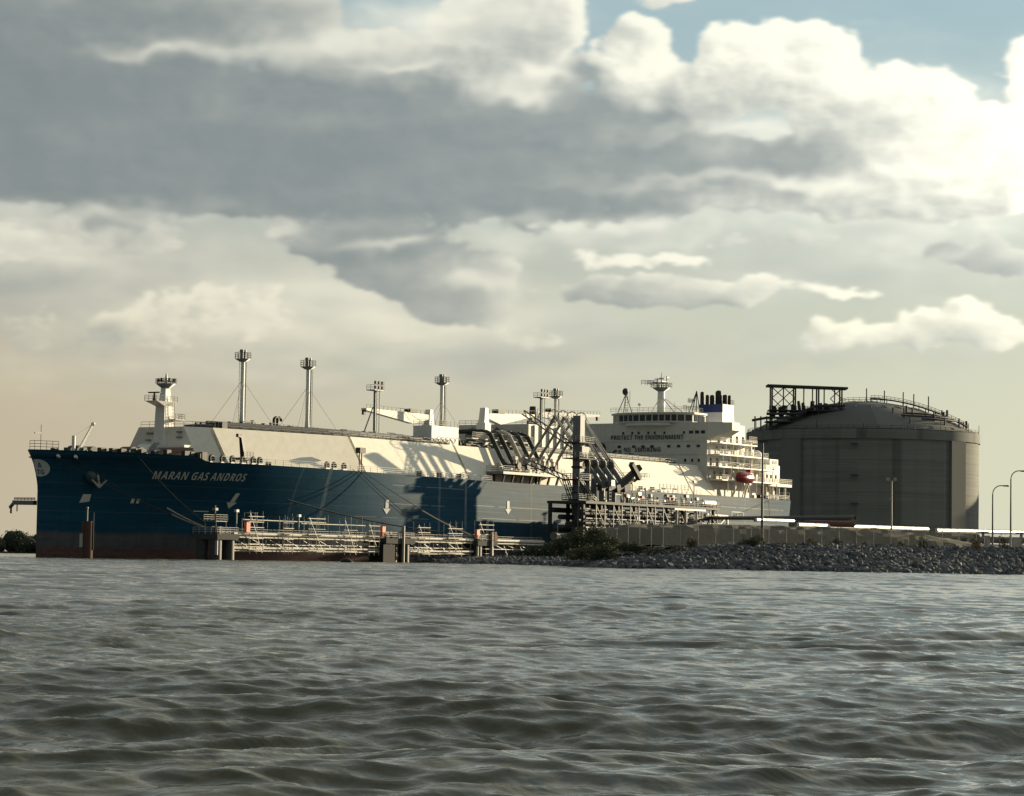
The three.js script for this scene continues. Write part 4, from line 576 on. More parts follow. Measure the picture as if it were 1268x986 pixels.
// ---------- berth: dolphins, walkways, loading arms ----------
const JT = 34; // metres from the ship's centre line to the walkway
{
  // mooring dolphins
  const dolphin = (s, w, label) => {
    const d = thing('mooring_dolphin', label, 'dolphin', 'berth', [s, JT, 0], 'mooring dolphins off the bow of the ship');
    for (const [a, b] of [[-w * 0.3, -1.5], [w * 0.3, -1.5], [-w * 0.3, 1.6], [w * 0.3, 1.6]]) new MB().bar([a, b, -2], [a, b, 3.9], 1.15, 14).build('pile', M.dark, d);
    new MB().box(-w / 2, w / 2, -3, 3, 3.9, 5).build('cap_slab', worn(0.05, 0.05, 0.048, 0.4, 3, 0.9, 0, 30), d);
    new MB().rail([[-w / 2, 2.9, 5], [w / 2, 2.9, 5]], 1.2, 1.4, 0.06).rail([[w / 2, 2.9, 5], [w / 2, -2.9, 5]], 1.2, 1.4, 0.06).build('guard_rail', M.zinc, d);
    for (const a of [-0.9, 0.9]) { const h = part('mooring_hook', d); new MB().bar([a, 0, 5], [a, 0, 6.1], 0.35, 8).box(a - 0.3, a + 0.8, -0.3, 0.3, 5.8, 6.4).build('hook', M.dark, h); }
    new MB().bar([w * 0.42, 2.4, 1], [w * 0.42, 2.4, 4], 0.3, 8).build('fender_pile', M.zinc, d);
    return d;
  };
  const d1 = dolphin(274.4, 6.4, 'mooring dolphin with a small lookout frame, nearest the bow of the ship');
  for (const a of [-1.4, 1.6]) for (const b of [-1.3, 1.3]) new MB().bar([a, b, 5], [a, b, 7.4], 0.1, 5).build('frame_post', M.steel, d1); new MB().box(-1.6, 1.8, -1.5, 1.5, 7.3, 7.45).build('frame_deck', M.steel, d1); new MB().box(-0.9, 0.5, -0.8, 0.8, 5, 6.4).build('winch', M.dark, d1); new MB().rail([[-1.6, 1.5, 7.4], [1.8, 1.5, 7.4]], 1.2, 1, 0.06).rail([[-1.6, -1.5, 7.4], [1.8, -1.5, 7.4]], 1.2, 1, 0.06).build('roof_railing', M.zinc, d1); new MB().bar([0.3, 0, 7.4], [0.3, 0, 10.4], 0.12, 6).box(-0.1, 0.7, -0.4, 0.4, 9.4, 9.9).build('beacon', M.steel, d1);
  const d2 = dolphin(217, 10.5, 'wide mooring dolphin with black fender block, midway along the scaffolded walkway');
  new MB().box(2.2, 6.4, 0.2, 3.1, -1, 3.7).build('fender_block', M.rubber, d2); new MB().bar([-0.6, 3.2, -0.5], [-0.6, 3.2, 7.6], 0.32, 8).build('post', M.zinc, d2);
  const d3 = dolphin(183.5, 8, 'mooring dolphin at the landward end of the scaffolded walkway, beside the rocks');
  new MB().bar([-1.2, 3.2, -0.5], [-1.2, 3.2, 7], 0.3, 8).build('post', M.zinc, d3); new MB().box(-3.6, -2.6, 1.5, 3, 5, 7).build('cabinet', M.rust, d3);
  for (const [s, b, lab] of [[267.6, 'orange life ring cabinet on the walkway end nearest the bow'], [222.4, 'orange life ring cabinet on the middle dolphin above the black fender'], [186.6, 'orange life ring cabinet at the landward end of the walkway']].map(([s, l]) => [s, 0, l])) {
    const c = thing('life_ring_cabinet', lab, 'cabinet', 'berth', [s, JT + 2.2, 5], 'orange cabinets along the walkway'); new MB().box(-0.55, 0.55, -0.3, 0.3, 0.4, 2.3).build('case', M.orange, c); new MB().box(-0.6, 0.6, -0.35, 0.35, 2.3, 2.4).build('lid', M.orange, c); new MB().bar([0, 0, 0], [0, 0, 0.4], 0.1, 6).build('stand', M.zinc, c);
  }
  // pipe walkways
  const span = (s0, s1, label, low) => {
    const L = s0 - s1, w = thing('pipe_walkway', label, 'walkway', 'berth', [s1, JT, 0], 'walkway spans between the dolphins');
    new MB().box(0, L, -1.1, 1.1, 4.55, 4.75).build('grating', M.jettyDark, w);
    new MB().bar([0, 1.6, 5.1], [L, 1.6, 5.1], 0.36, 10).build('pipe', M.lagging, w); new MB().bar([0, 1.5, 4.45], [L, 1.5, 4.45], 0.17, 8).build('pipe', M.lagging, w); new MB().bar([0, -1.5, 5.4], [L, -1.5, 5.4], 0.24, 8).build('pipe', M.zinc, w);
    if (low) { new MB().bar([0, 1.7, 2.6], [L, 1.7, 2.35], 0.24, 8).build('pipe', M.lagging, w); new MB().bar([1, 1.4, 2.0], [L, 1.4, 1.85], 0.15, 8).build('pipe', M.lagging, w); new MB().bar([0, 1.0, 3.2], [L, 1.0, 3.1], 0.12, 8).build('pipe', M.zinc, w); }
    for (const b of [-1.2, 1.2]) new MB().rail([[0, b, 4.75], [L, b, 4.75]], 1.25, 2.4, 0.05).build('handrail', M.zinc, w);
    const n = Math.round(L / 5.2); for (let k = 0; k < n; k++) { const a = k / n * L, b = (k + 1) / n * L; new MB().bar([a, 1.1, low ? 2.6 : 3.2], [b, 1.1, 4.5], 0.09, 5).build('truss_brace', M.zinc, w); new MB().bar([a, 1.1, low ? 1.7 : 3.2], [a, 1.1, 4.6], 0.1, 5).build('truss_post', M.zinc, w); }
    new MB().bar([0, 1.1, low ? 2.7 : 3.2], [L, 1.1, low ? 2.7 : 3.2], 0.1, 5).build('truss_chord', M.zinc, w);
    return w;
  };
  span(271.2, 222.2, 'long walkway span with pale pipes from the bow dolphin to the middle dolphin', true); span(211.8, 187.5, 'short walkway span with pale pipes between the middle and the landward dolphin', true);
  const sp3 = span(179.4, 158, 'low walkway span with slanted struts between the last dolphin and the shore rocks', false); for (let k = 0; k < 4; k++) new MB().bar([3 + k * 3.4, 0.9, 0.4], [6 + k * 3.4, 0.9, 4.4], 0.18, 6).build('slanted_strut', M.zinc, sp3);
  // upper pipe run on hoop posts
  const up = thing('pipe_run', 'thin upper pipe run on posts above the long walkway span', 'pipe', 'berth', [223, JT - 1.9, 0]);
  new MB().bar([0, 0, 7.5], [22, 0, 7.5], 0.13, 7).build('pipe', M.lagging, up); new MB().bar([14, 0.2, 7.8], [41, 0.2, 7.9], 0.12, 7).build('pipe', M.lagging, up); for (let k = 0; k < 11; k++) new MB().bar([1 + k * 4, 0, 4.6], [1 + k * 4, 0, k % 3 ? 8.2 : 9.4], 0.08, 5).build('post', M.zinc, up);
  // scaffolds
  const scaffold = (s, w, h, label) => {
    const c = thing('scaffold_tower', label, 'scaffold', 'berth', [s, JT + 1.9, 0], 'scaffold towers clamped to the walkway'), b0 = 1.4;
    for (const a of [0, w / 2, w]) for (const b of [-0.9, 0.5]) new MB().bar([a, b, b0], [a, b, h + rr(0, 0.8)], 0.06, 5).build('upright', M.zinc, c);
    for (let y = b0 + 0.8; y < h; y += 1.05) { new MB().bar([-0.4, 0.5, y], [w + 0.4, 0.5, y], 0.06, 5).build('ledger', M.zinc, c); if (rnd() < 0.65) new MB().box(-0.2, w + 0.2, 0.1, 0.55, y - 0.09, y + 0.06).build('board', M.lagging, c); }
    new MB().bar([0, 0.5, b0], [w, 0.5, h], 0.05, 5).build('diagonal', M.zinc, c);
  };
  scaffold(263, 4, 9.2, 'scaffold tower nearest the bow dolphin, taller than its neighbours'); scaffold(253.4, 2.6, 8.2, 'narrow scaffold tower, second from the bow dolphin'); scaffold(243, 5, 8.6, 'wide scaffold tower, third from the bow dolphin'); scaffold(232, 4, 8.4, 'scaffold tower, fourth from the bow dolphin'); scaffold(224, 3.4, 7.8, 'low scaffold tower just before the middle dolphin'); scaffold(205.5, 4, 8, 'scaffold tower just past the middle dolphin'); scaffold(193, 5, 8.4, 'scaffold tower halfway between middle and landward dolphins'); scaffold(180.5, 5.4, 9, 'dense scaffold tower at the landward end of the walkway');
  // lamp posts on the berth
  const lamp = (s, t, y0, y1, label) => { const l = thing('berth_lamp_post', label, 'lamp post', 'berth', [s, t, y0], 'lamp posts on the berth'); new MB().bar([0, 0, 0], [0, 0, y1 - y0], 0.13, 7).build('post', M.zinc, l); new MB().box(-0.4, 0.4, -0.3, 0.3, y1 - y0, y1 - y0 + 0.5).build('lamp_head', M.galv, l); };
  lamp(270.2, JT + 1.6, 4.8, 9.2, 'pale lamp post beside the orange cabinet nearest the bow'); lamp(246.2, JT - 1.6, 4.8, 8.8, 'short lamp post over the long walkway span'); lamp(152.5, JT + 2, 5, 9.6, 'thin lamp post above the low walkway span beside the dark hull shadow');
  lamp(121.6, 38, 14.8, 19.4, 'lamp post on the loading platform to the right of the counterweights'); lamp(115, 38, 14.8, 18.2, 'shorter lamp post in the middle of the loading platform'); lamp(90.4, 38, 14.8, 20.8, 'tall lamp post near the shore end of the loading platform');
}
{ // loading platform
  const P = thing('loading_platform', 'dark steel loading platform on columns beside the ship, full of pipework', 'platform', 'berth', [84, 37, 0]);
  new MB().box(0, 66, -5.5, 5, 14.1, 14.7).build('deck', M.jettyDark, P);
  for (let a = 2; a < 67; a += 8) for (const b of [-4.6, 4.2]) new MB().box(a - 0.35, a + 0.35, b - 0.35, b + 0.35, 3, 14.1).build('column', M.jettyDark, P);
  for (let a = 2; a < 60; a += 8) { new MB().beam([a, 4.2, 6], [a + 8, 4.2, 13.6], 0.25, 0.3).build('brace', M.jettyDark, P); if (a % 16 < 8) new MB().beam([a, 4.2, 13.6], [a + 8, 4.2, 6], 0.25, 0.3).build('brace', M.jettyDark, P); }
  for (const [b, y, r, m] of [[4.8, 8.6, 0.3, M.jetty], [4.6, 9.6, 0.4, M.jettyDark], [4.4, 11.8, 0.45, M.jettyDark], [2, 7.2, 0.5, M.dark], [3.2, 12.9, 0.35, M.dark], [4.9, 10.7, 0.2, M.jetty], [0, 9.4, 0.6, M.jettyDark], [-2, 11, 0.6, M.jettyDark], [-3.5, 8, 0.7, M.jettyDark], [-4, 12.6, 0.6, M.jettyDark], [-1, 6.4, 0.6, M.jettyDark]]) new MB().bar([0, b, y], [66, b, y], r, 9).build('pipe', m, P);
  for (const y of [10.2, 12.4]) new MB().box(0, 66, 4.4, 4.7, y, y + 0.35).build('girder', M.jettyDark, P);
  new MB().rail([[0, 5, 14.7], [44, 5, 14.7]], 1.2, 1.8, 0.06).build('guard_rail', M.steel, P);
  for (let k = 0; k < 34; k++) { const a = rr(4, 46), b = rr(-3, 4.4), h = 14.7 + rr(0.7, 2.4); new MB().bar([a, b, 14.7], [a, b, h], rr(0.12, 0.4), 7).build('valve_stem', [M.steel, M.dark, M.zinc, M.jetty][k % 4], P); if (k % 2) new MB().box(a - rr(0.3, 0.8), a + rr(0.3, 0.8), b - 0.4, b + 0.4, h - 0.2, h + 0.5).build('actuator', [M.red, M.dark, M.jacket, M.steel][(k >> 1) % 4], P); }
  for (let k = 0; k < 6; k++) new MB().ball([8 + k * 6.5, 4, 15.6], 0.5, 0.5, 0.5, 10).build('jacketed_elbow', M.jacket, P);
  for (let k = 0; k < 46; k++) { const a = rr(1, 64), b = rr(2.6, 5.2), y = rr(4, 11), h = rr(1, 4); if (k % 3) new MB().bar([a, b, y], [a, b, Math.min(14, y + h)], rr(0.1, 0.3), 7).build('drop_pipe', [M.jetty, M.jettyDark, M.steel, M.dark][k % 4], P); else new MB().box(a - rr(0.4, 1.4), a + rr(0.4, 1.4), b - 0.4, b + 0.4, y, y + rr(0.3, 1)).build('junction_box', [M.steel, M.jettyDark, M.lagging][(k / 3 | 0) % 3], P); }
  for (let k = 0; k < 9; k++) { const a = 30 + k * 4; new MB().bar([a, 5.2, 4], [a + 4, 5.2, 8.4], 0.1, 5).build('thin_brace', M.zinc, P); }
  for (let a = 2; a < 66; a += 4) { new MB().beam([a, 5.3, 3.6], [a, 5.3, 14], 0.22, 0.22).build('frame_post', M.jetty, P); if (a % 8 === 2) new MB().beam([a, 5.35, 9], [a + 4, 5.35, 13.8], 0.16, 0.16).build('frame_brace', M.jetty, P); }
  for (let k = 0; k < 30; k++) { const a = rr(2, 46), b = rr(-2, 4.6), h = rr(0.8, 3.4); new MB().bar([a, b, 14.7], [a, b, 14.7 + h], rr(0.06, 0.16), 6).build('instrument_post', [M.zinc, M.jettyDark, M.steel][k % 3], P); if (k % 3 === 0) new MB().tube([[a, b, 15 + h * 0.5], [a + rr(1, 4), b, 15 + h * 0.5]], 0.14, 6).build('small_pipe', M.zinc, P); }
  // shore end frame
  for (const a of [14.4, 20, 24.5]) new MB().bar([a, 6, 3.6], [a, 6, 14], 0.32, 8).build('pipe_leg', M.lagging, P);
  new MB().box(10, 26, 5.6, 6.3, 13.6, 14).build('cross_head', M.zinc, P); new MB().beam([-6, 4, 12.8], [6, 4, 13], 0.35, 0.4).beam([-6, 4, 8], [-6, 4, 12.9], 0.4, 0.4).beam([-6, 4, 12.8], [1, 4, 9], 0.25, 0.25).build('shore_frame', M.zinc, P);
  const V = thing('insulated_drum', 'shiny metal jacketed drum lying on the shore end of the loading platform', 'drum', 'berth', [84.2, 40.2, 15.7]);
  new MB().bar([0, 0, 0], [6, 0, 0], 0.95, 22).build('shell', paint(0.85, 0.83, 0.78, 0.3, 1), V); new MB().ball([0, 0, 0], 0.95, 0.4, 0.95, 18).ball([6, 0, 0], 0.95, 0.4, 0.95, 18).build('end_cap', paint(0.85, 0.83, 0.78, 0.13, 1), V); for (const a of [1, 5]) new MB().box(a - 0.2, a + 0.2, -0.7, 0.7, -1.05, -0.7).build('saddle', M.dark, V);
  const T = thing('dump_pipe', 'thick pale pipe lying on the bank left of the bushes', 'pipe', 'berth', [146.5, 37.5, 6.5]); new MB().bar([0, 0, 0], [10.5, 0.2, 0], 0.75, 14).build('pipe', M.lagging, T); new MB().bar([6.5, 0.4, -1.5], [6.5, 0.4, 0.6], 0.3, 7).build('support', M.rust, T); new MB().bar([10.3, 0.2, 0], [10.6, 0.2, 0], 0.95, 14).build('flange', M.steel, T);
}
{ // gangway tower
  const T = thing('gangway_tower', 'tall grey steel gangway tower with lattice jib, left of the loading arms', 'tower', 'berth', [143.6, 36, 0]);
  new MB().box(-1.0, 1.0, -1.0, 1.0, 3, 34.6).build('column', M.jetty, T); new MB().box(-1.2, 1.2, -1.2, 1.2, 22.4, 22.9).box(-1.15, 1.15, -1.15, 1.15, 16.6, 16.9).build('collar', M.jettyDark, T);
  for (const y of [14.9, 19.6, 24.5, 28.2]) { new MB().box(-3.2, 3.6, -2.2, 2.4, y, y + 0.25).build('landing', M.jettyDark, T); new MB().rail([[3.6, -2.2, y + 0.25], [3.6, 2.4, y + 0.25], [-3.2, 2.4, y + 0.25]], 1.2, 1.3, 0.07).build('guard_rail', M.steel, T); }
  const lattice = (p, q, w, h, n, name) => { // four chords with zigzag lacing
    const L = part(name, T), v = new THREE.Vector3(q[0] - p[0], q[1] - p[1], q[2] - p[2]).normalize(), x = new THREE.Vector3().crossVectors(v, new THREE.Vector3(0, 0, 1)).normalize(), y = new THREE.Vector3().crossVectors(x, v), at = (t, i, j) => [mix(p[0], q[0], t) + x.x * i * w + y.x * j * h, mix(p[1], q[1], t) + x.y * i * w + y.y * j * h, mix(p[2], q[2], t) + x.z * i * w + y.z * j * h];
    for (const [i, j] of [[-1, -1], [1, -1], [1, 1], [-1, 1]]) new MB().bar(at(0, i, j), at(1, i, j), 0.14, 6).build('chord', M.steel, L);
    for (let k = 0; k < n; k++) for (const [i, j, i2, j2] of [[1, -1, 1, 1], [-1, -1, -1, 1], [1, 1, -1, 1]]) new MB().bar(at(k / n, i, j), at((k + 1) / n, i2, j2), 0.08, 5).build('lacing', M.zinc, L);
  };
  lattice([0.8, -1, 27.5], [4.6, -12.5, 35.4], 0.5, 0.5, 10, 'jib'); lattice([2, -2, 20], [8, -10, 24], 0.45, 0.5, 8, 'gangway'); lattice([3.6, -1.4, 20], [-4, -1.4, 9.5], 0.6, 0.4, 10, 'stairway'); lattice([-5, 1.6, 15], [3, 1.6, 20], 0.5, 0.3, 8, 'stairway'); lattice([-5, 1.6, 15.5], [-9, 2, 9], 0.5, 0.3, 6, 'stairway');
  new MB().box(-1.6, 1.6, 1.0, 1.9, 25, 27.4).build('winch_box', M.jetty, T); new MB().bar([-1.6, 2, 3], [-1.6, 2, 24], 0.16, 6).bar([3.2, 2, 3], [3.2, 2, 20], 0.16, 6).build('standpipe', M.zinc, T);
}
{ // loading arms
  const makeArm = (s, label, lean, reach, tip) => {
    const A = thing('marine_loader', label, 'loading arm', 'berth', [s, 36, 0], 'loading arms reaching over the ship'), piv = [0, 0, 23.6], apex = [lean, -6.5, 34.6], end = [lean * 0.6 + tip, -reach, 24.4], tail = [-lean * 0.45, 3.4, 18.6];
    new MB().bar([0, 0, 3.5], [0, 0, 23.4], 0.72, 14).bar([0, 0, 14.6], [0, 0, 15.4], 1.2, 14).build('riser', M.jetty, A); new MB().ball(piv, 1.1, 1.0, 1.2, 14).build('swivel', M.jettyDark, A);
    new MB().bar(piv, apex, 0.34, 10).bar([0.8, 0.2, 23.6], [lean + 0.5, -6.3, 34.4], 0.16, 7).build('inner_arm', M.zinc, A); new MB().beam([-0.7, 0.3, 23.6], [lean - 0.4, -6.3, 34.4], 0.4, 0.5).build('support_beam', M.jetty, A);
    new MB().bar(apex, end, 0.3, 10).build('outer_arm', M.zinc, A); new MB().beam([apex[0] - 0.5, apex[1], apex[2]], [end[0] - 0.5, end[1], end[2] + 1], 0.3, 0.4).build('outer_beam', M.steel, A);
    new MB().beam(piv, tail, 0.9, 1.1).build('tail_beam', M.jetty, A); new MB().beam([tail[0] - 1.5, tail[1] + 0.2, tail[2] + 0.3], [tail[0] + 1.3, tail[1] + 0.2, tail[2] - 0.6], 1.3, 1.5).build('counterweight', M.jettyDark, A);
    const wheel = (c, R, nm) => { const w = part(nm, A), e = [0, 0.97, 0.24], f = [0, -0.24, 0.97]; new MB().arc(c, R, 0.11, e, f, 0, 6.283, 18, 5).build('rim', M.steel, w); for (let k = 0; k < 4; k++) { const a = k * Math.PI / 4, d = [0, 1, 2].map((i) => Math.cos(a) * e[i] * R + Math.sin(a) * f[i] * R); new MB().bar([c[0] - d[0], c[1] - d[1], c[2] - d[2]], [c[0] + d[0], c[1] + d[1], c[2] + d[2]], 0.05, 4).build('spoke', M.steel, w); } };
    wheel([apex[0] + 0.8, apex[1], apex[2]], 1.5, 'apex_wheel'); wheel([1.1, 0, 23.6], 1.6, 'pivot_wheel');
    new MB().bar([apex[0] + 0.8, apex[1] + 1.4, apex[2] + 0.2], [1.1, 1.5, 23.8], 0.05, 4).bar([apex[0] + 0.8, apex[1] - 1.4, apex[2]], [1.1, -1.5, 23.4], 0.05, 4).build('pantograph_wire', M.steel, A);
    new MB().bar(end, [end[0], end[1], end[2] - 1.7], 0.42, 10).bar([end[0], end[1], end[2] - 1.7], [end[0], end[1] - 1.4, end[2] - 1.9], 0.45, 10).build('ship_coupling', M.lagging, A);
  };
  makeArm(140.2, 'loading arm nearest the grey gangway tower', 3.4, 12.6, 3); makeArm(136.4, 'loading arm second from the gangway tower', 3.0, 12.6, 2.6); makeArm(132.6, 'loading arm third from the gangway tower', 2.6, 12.4, 3); makeArm(128.8, 'loading arm farthest from the gangway tower', 2.2, 12.4, 2.6);
  const E = thing('folded_marine_loader', 'folded arm with a crossed counterweight plate standing out in front of the pale tank deck', 'loading arm', 'berth', [127.6, 41, 0]);
  new MB().beam([4.5, -2, 17.5], [-2.4, 1.0, 23.4], 1.2, 1.3).build('tail_beam', M.jettyDark, E); new MB().beam([1.4, 0.8, 24.0], [-2.6, 0.8, 20.6], 1.1, 1.1).build('counterweight', M.jettyDark, E); new MB().bar([4.5, -2, 4], [4.5, -2, 18], 0.5, 10).build('riser', M.jetty, E);
  const F = thing('access_ladder_post', 'pale slim ladder post standing in front of the loading arm risers', 'ladder', 'berth', [136.5, 40.5, 3.5]); new MB().ladder([0, 0, 0], [0, 0, 15], 0.9, [1, 0, 0], 0.1, 0.8).build('ladder', M.zinc, F); new MB().box(-0.8, 0.8, -0.8, 0.8, 15, 16.4).build('lamp_box', M.zinc, F);
}
{ // mooring lines
  const line = (p, q, sag, label, mat, r = 0.07) => { // p, q as [s, t, y]
    const L = thing('mooring_line', label, 'rope', 'berth', p, 'mooring lines of the ship'), n = 14, pts = []; for (let i = 0; i <= n; i++) { const t = i / n; pts.push([(q[0] - p[0]) * t, (q[1] - p[1]) * t, (q[2] - p[2]) * t - sag * 4 * t * (1 - t)]); } new MB().tube(pts, r, 5).build('rope', mat, L);
  };
  line([285.8, 3.4, 19.6], [275, 33.4, 6], 1.2, 'mooring line from the bow chock nearest the stem down to the bow dolphin', M.ropeDark); line([282.9, 5.4, 19.6], [274, 33.4, 6], 1.8, 'mooring line from the second bow chock to the bow dolphin, sagging lowest', M.ropeDark);
  line([280.5, 27, 9.7], [276.2, 33, 6.2], 0.2, 'pale mooring line reaching the bow dolphin from the anchor side', M.rope, 0.13); line([279.6, 27.5, 8.5], [276.4, 33.4, 6.1], 0.2, 'pale mooring line running just below its twin to the bow dolphin', M.rope, 0.13);
  line([272.2, 12.6, 19.9], [274.6, 33.2, 6.2], 0.9, 'steep mooring line from above the painted ship name to the bow dolphin', M.ropeDark, 0.07);
  line([214.6, 22.6, 19.6], [203.6, 34, 6.4], 0.5, 'dark mooring line from beside the deck lamp box, left of two that cross', M.ropeDark); line([212.8, 22.7, 19.5], [201, 34, 6.2], 0.6, 'dark mooring line from beside the deck lamp box, right of two that cross', M.ropeDark);
  line([211.6, 22.8, 19.5], [184.6, 34, 6.2], 1.0, 'long mooring line from the deck lamp box down to the landward dolphin', M.ropeDark); line([236, 21.8, 12.5], [196, 34, 6.6], 0.8, 'thick dark mooring line crossing the hull below the middle arrow', M.ropeDark, 0.14);
  line([197.6, 29, 11.2], [185, 34, 6], 0.3, 'sunlit pale end of a mooring line at the landward dolphin', M.rope, 0.15); line([18, 22.6, 18.6], [44, 36, 13.5], 0.8, 'stern mooring line slanting across the pale after hull', M.ropeDark, 0.07);
}

// ---------- shore: bank, fence, pipes, lamps, bushes, tanks ----------
// waterline of the bank, from far right round to the berth, as [x, depth]
const SHORE = [[420, 372], [200, 360], [120, 354], [70, 350], [49, 340], [31, 341], [17, 343], [11, 372], [8.5, 411], [1.5, 460], [-5, 504], [-13, 540], [-22, 556], [-34, 566]];
{
  const shore = new THREE.CatmullRomCurve3(SHORE.map(([a, b]) => new THREE.Vector3(a, b, 0)), false, 'centripetal').getPoints(120).map((p) => [p.x, p.y]);
  const back = [ship(150, 30), ship(60, 30), ship(-14, 30), ship(-14, -60)].map(([x, , z]) => [x, -z]), land = [...shore, ...back, [60, 1500], [900, 1500], [900, 372]];
  const inside = (x, y) => { let c = false; for (let i = 0, j = land.length - 1; i < land.length; j = i++) { const [a, b] = land[i], [p, q] = land[j]; if ((b > y) !== (q > y) && x < (p - a) * (y - b) / (q - b) + a) c = !c; } return c; };
  const dist = (x, y) => { let best = 1e9; for (let i = 0; i < shore.length - 1; i++) { const [a, b] = shore[i], [p, q] = shore[i + 1], dx = p - a, dy = q - b, t = clamp(((x - a) * dx + (y - b) * dy) / (dx * dx + dy * dy), 0, 1), e = (x - a - dx * t) ** 2 + (y - b - dy * t) ** 2; if (e < best) best = e; } return Math.sqrt(best) * (inside(x, y) ? 1 : -1); };
  const spit = (y) => 1 - 0.5 * smooth(490, 565, y), rise = (w, y) => (w < 0 ? Math.max(-1.4, w * 0.4) - 0.1 : (w < 9 ? w * 0.177 : w < 18 ? 1.6 + (w - 9) * 0.16 : Math.min(3.6, 3.04 + (w - 18) * 0.1)) * spit(y) - 0.1);
  const P = [], I = [], T = [], x0 = -44, x1 = 150, y0 = 334, y1 = 584, st = 1.6, nx = Math.ceil((x1 - x0) / st), ny = Math.ceil((y1 - y0) / st), D = new Float32Array((nx + 1) * (ny + 1));
  for (let j = 0; j <= ny; j++) for (let i = 0; i <= nx; i++) { const x = x0 + i * st, y = y0 + j * st, d = dist(x, y); D[j * (nx + 1) + i] = d; P.push(x, rise(d, y) + 0.1 * n3(x * 0.4, y * 0.4, 3), -y); T.push(x, y); }
  for (let j = 0; j < ny; j++) for (let i = 0; i < nx; i++) { const a = j * (nx + 1) + i, c = a + nx + 1; if (Math.max(D[a], D[a + 1], D[c], D[c + 1]) > -4) I.push(a, a + 1, c, a + 1, c + 1, c); }
  const g = new THREE.BufferGeometry(); g.setAttribute('position', new THREE.Float32BufferAttribute(P, 3)); g.setAttribute('uv', new THREE.Float32BufferAttribute(T, 2)); g.setIndex(I); g.computeVertexNormals();
  const earth = worn(0.075, 0.072, 0.062, 0.4, 6, 0.95, 0, 31);
  const bank = new THREE.Mesh(g, earth); bank.name = 'river_bank'; bank.userData = { kind: 'structure', label: 'earth bank under the riprap along the shore', category: 'bank' }; scene.add(bank);
  const ground = new MB().box(90, 900, 398, 1500, 2.4, 3.3).box(62, 90, 560, 1500, 2.4, 3.3).build('ground', earth, scene); ground.userData = { kind: 'structure', label: 'level gravel ground of the terminal', category: 'ground' };
  // riprap
  const forms = [0, 1, 2].map((k) => { const s = new THREE.IcosahedronGeometry(1, 1), p = s.attributes.position; for (let i = 0; i < p.count; i++) { const v = new THREE.Vector3().fromBufferAttribute(p, i), n = 1 + 0.5 * n3(v.x * 1.3 + k * 9, v.y * 1.3, v.z * 1.3); v.multiplyScalar(n); v.y *= 0.72; p.setXYZ(i, v.x, v.y, v.z); } s.computeVertexNormals(); return s; });
  const rockMat = worn(0.125, 0.13, 0.137, 0.5, 1, 0.9, 0, 32), per = 9500, mx = new THREE.Matrix4(), qn = new THREE.Quaternion(), eu = new THREE.Euler(), col = new THREE.Color();
  forms.forEach((f) => {
    const im = new THREE.InstancedMesh(f, rockMat, per); im.name = numbered('riprap_rocks'); im.userData = { kind: 'stuff', label: 'grey riprap rocks heaped along the waterline', category: 'rocks' };
    for (let n = 0; n < per;) {
      const x = rr(-40, 110), y = n % 4 ? rr(336, 420) : rr(400, 578), w = dist(x, y); if (w < -1.4 || w > (y > 500 ? 15 : 23)) continue;
      const s = (0.16 + 0.34 * Math.pow(rnd(), 2.2)) * (w < 5 ? 1.3 : 0.95), h = rise(w, y) + 0.1 + s * 0.3; eu.set(rr(0, 6.28), rr(0, 6.28), rr(0, 6.28)); mx.compose(new THREE.Vector3(x, h, -y), qn.setFromEuler(eu), new THREE.Vector3(s * rr(0.8, 1.4), s, s * rr(0.8, 1.3))); im.setMatrixAt(n, mx);
      const t = rr(0.45, 1.25); im.setColorAt(n, col.setRGB(t * rr(0.95, 1.05), t, t * rr(0.95, 1.08))); n++;
    }
    scene.add(im);
  });
  // low earth dike behind the fence
  const K = new MB(), prof = (x) => table([[12, 5.6], [18, 6.7], [30, 6.9], [48, 6.8], [58, 6.6], [66, 5.6], [74, 4.3], [82, 3.6]], x), crown = (x) => 397 + (x - 12) * 0.07, H = (x, t) => mix(3.4, prof(x), Math.sin(t * Math.PI)) + 0.35 * n3(x * 0.35, t * 6, 2) + 0.16 * n3(x * 1.2, t * 15, 7);
  for (let x = 12; x < 82; x += 1) for (let k = 0; k < 10; k++) { const q = (a, t) => [a, crown(a) - 10 + t * 20, H(a, t)]; K.quad(q(x, k / 10), q(x + 1, k / 10), q(x + 1, (k + 1) / 10), q(x, (k + 1) / 10)); }
  const dike = K.build('dike', worn(0.075, 0.07, 0.046, 0.9, 0.7, 0.95, 0, 33), scene); dike.userData = { kind: 'structure', label: 'low dry grass dike behind the fence', category: 'dike' };
}
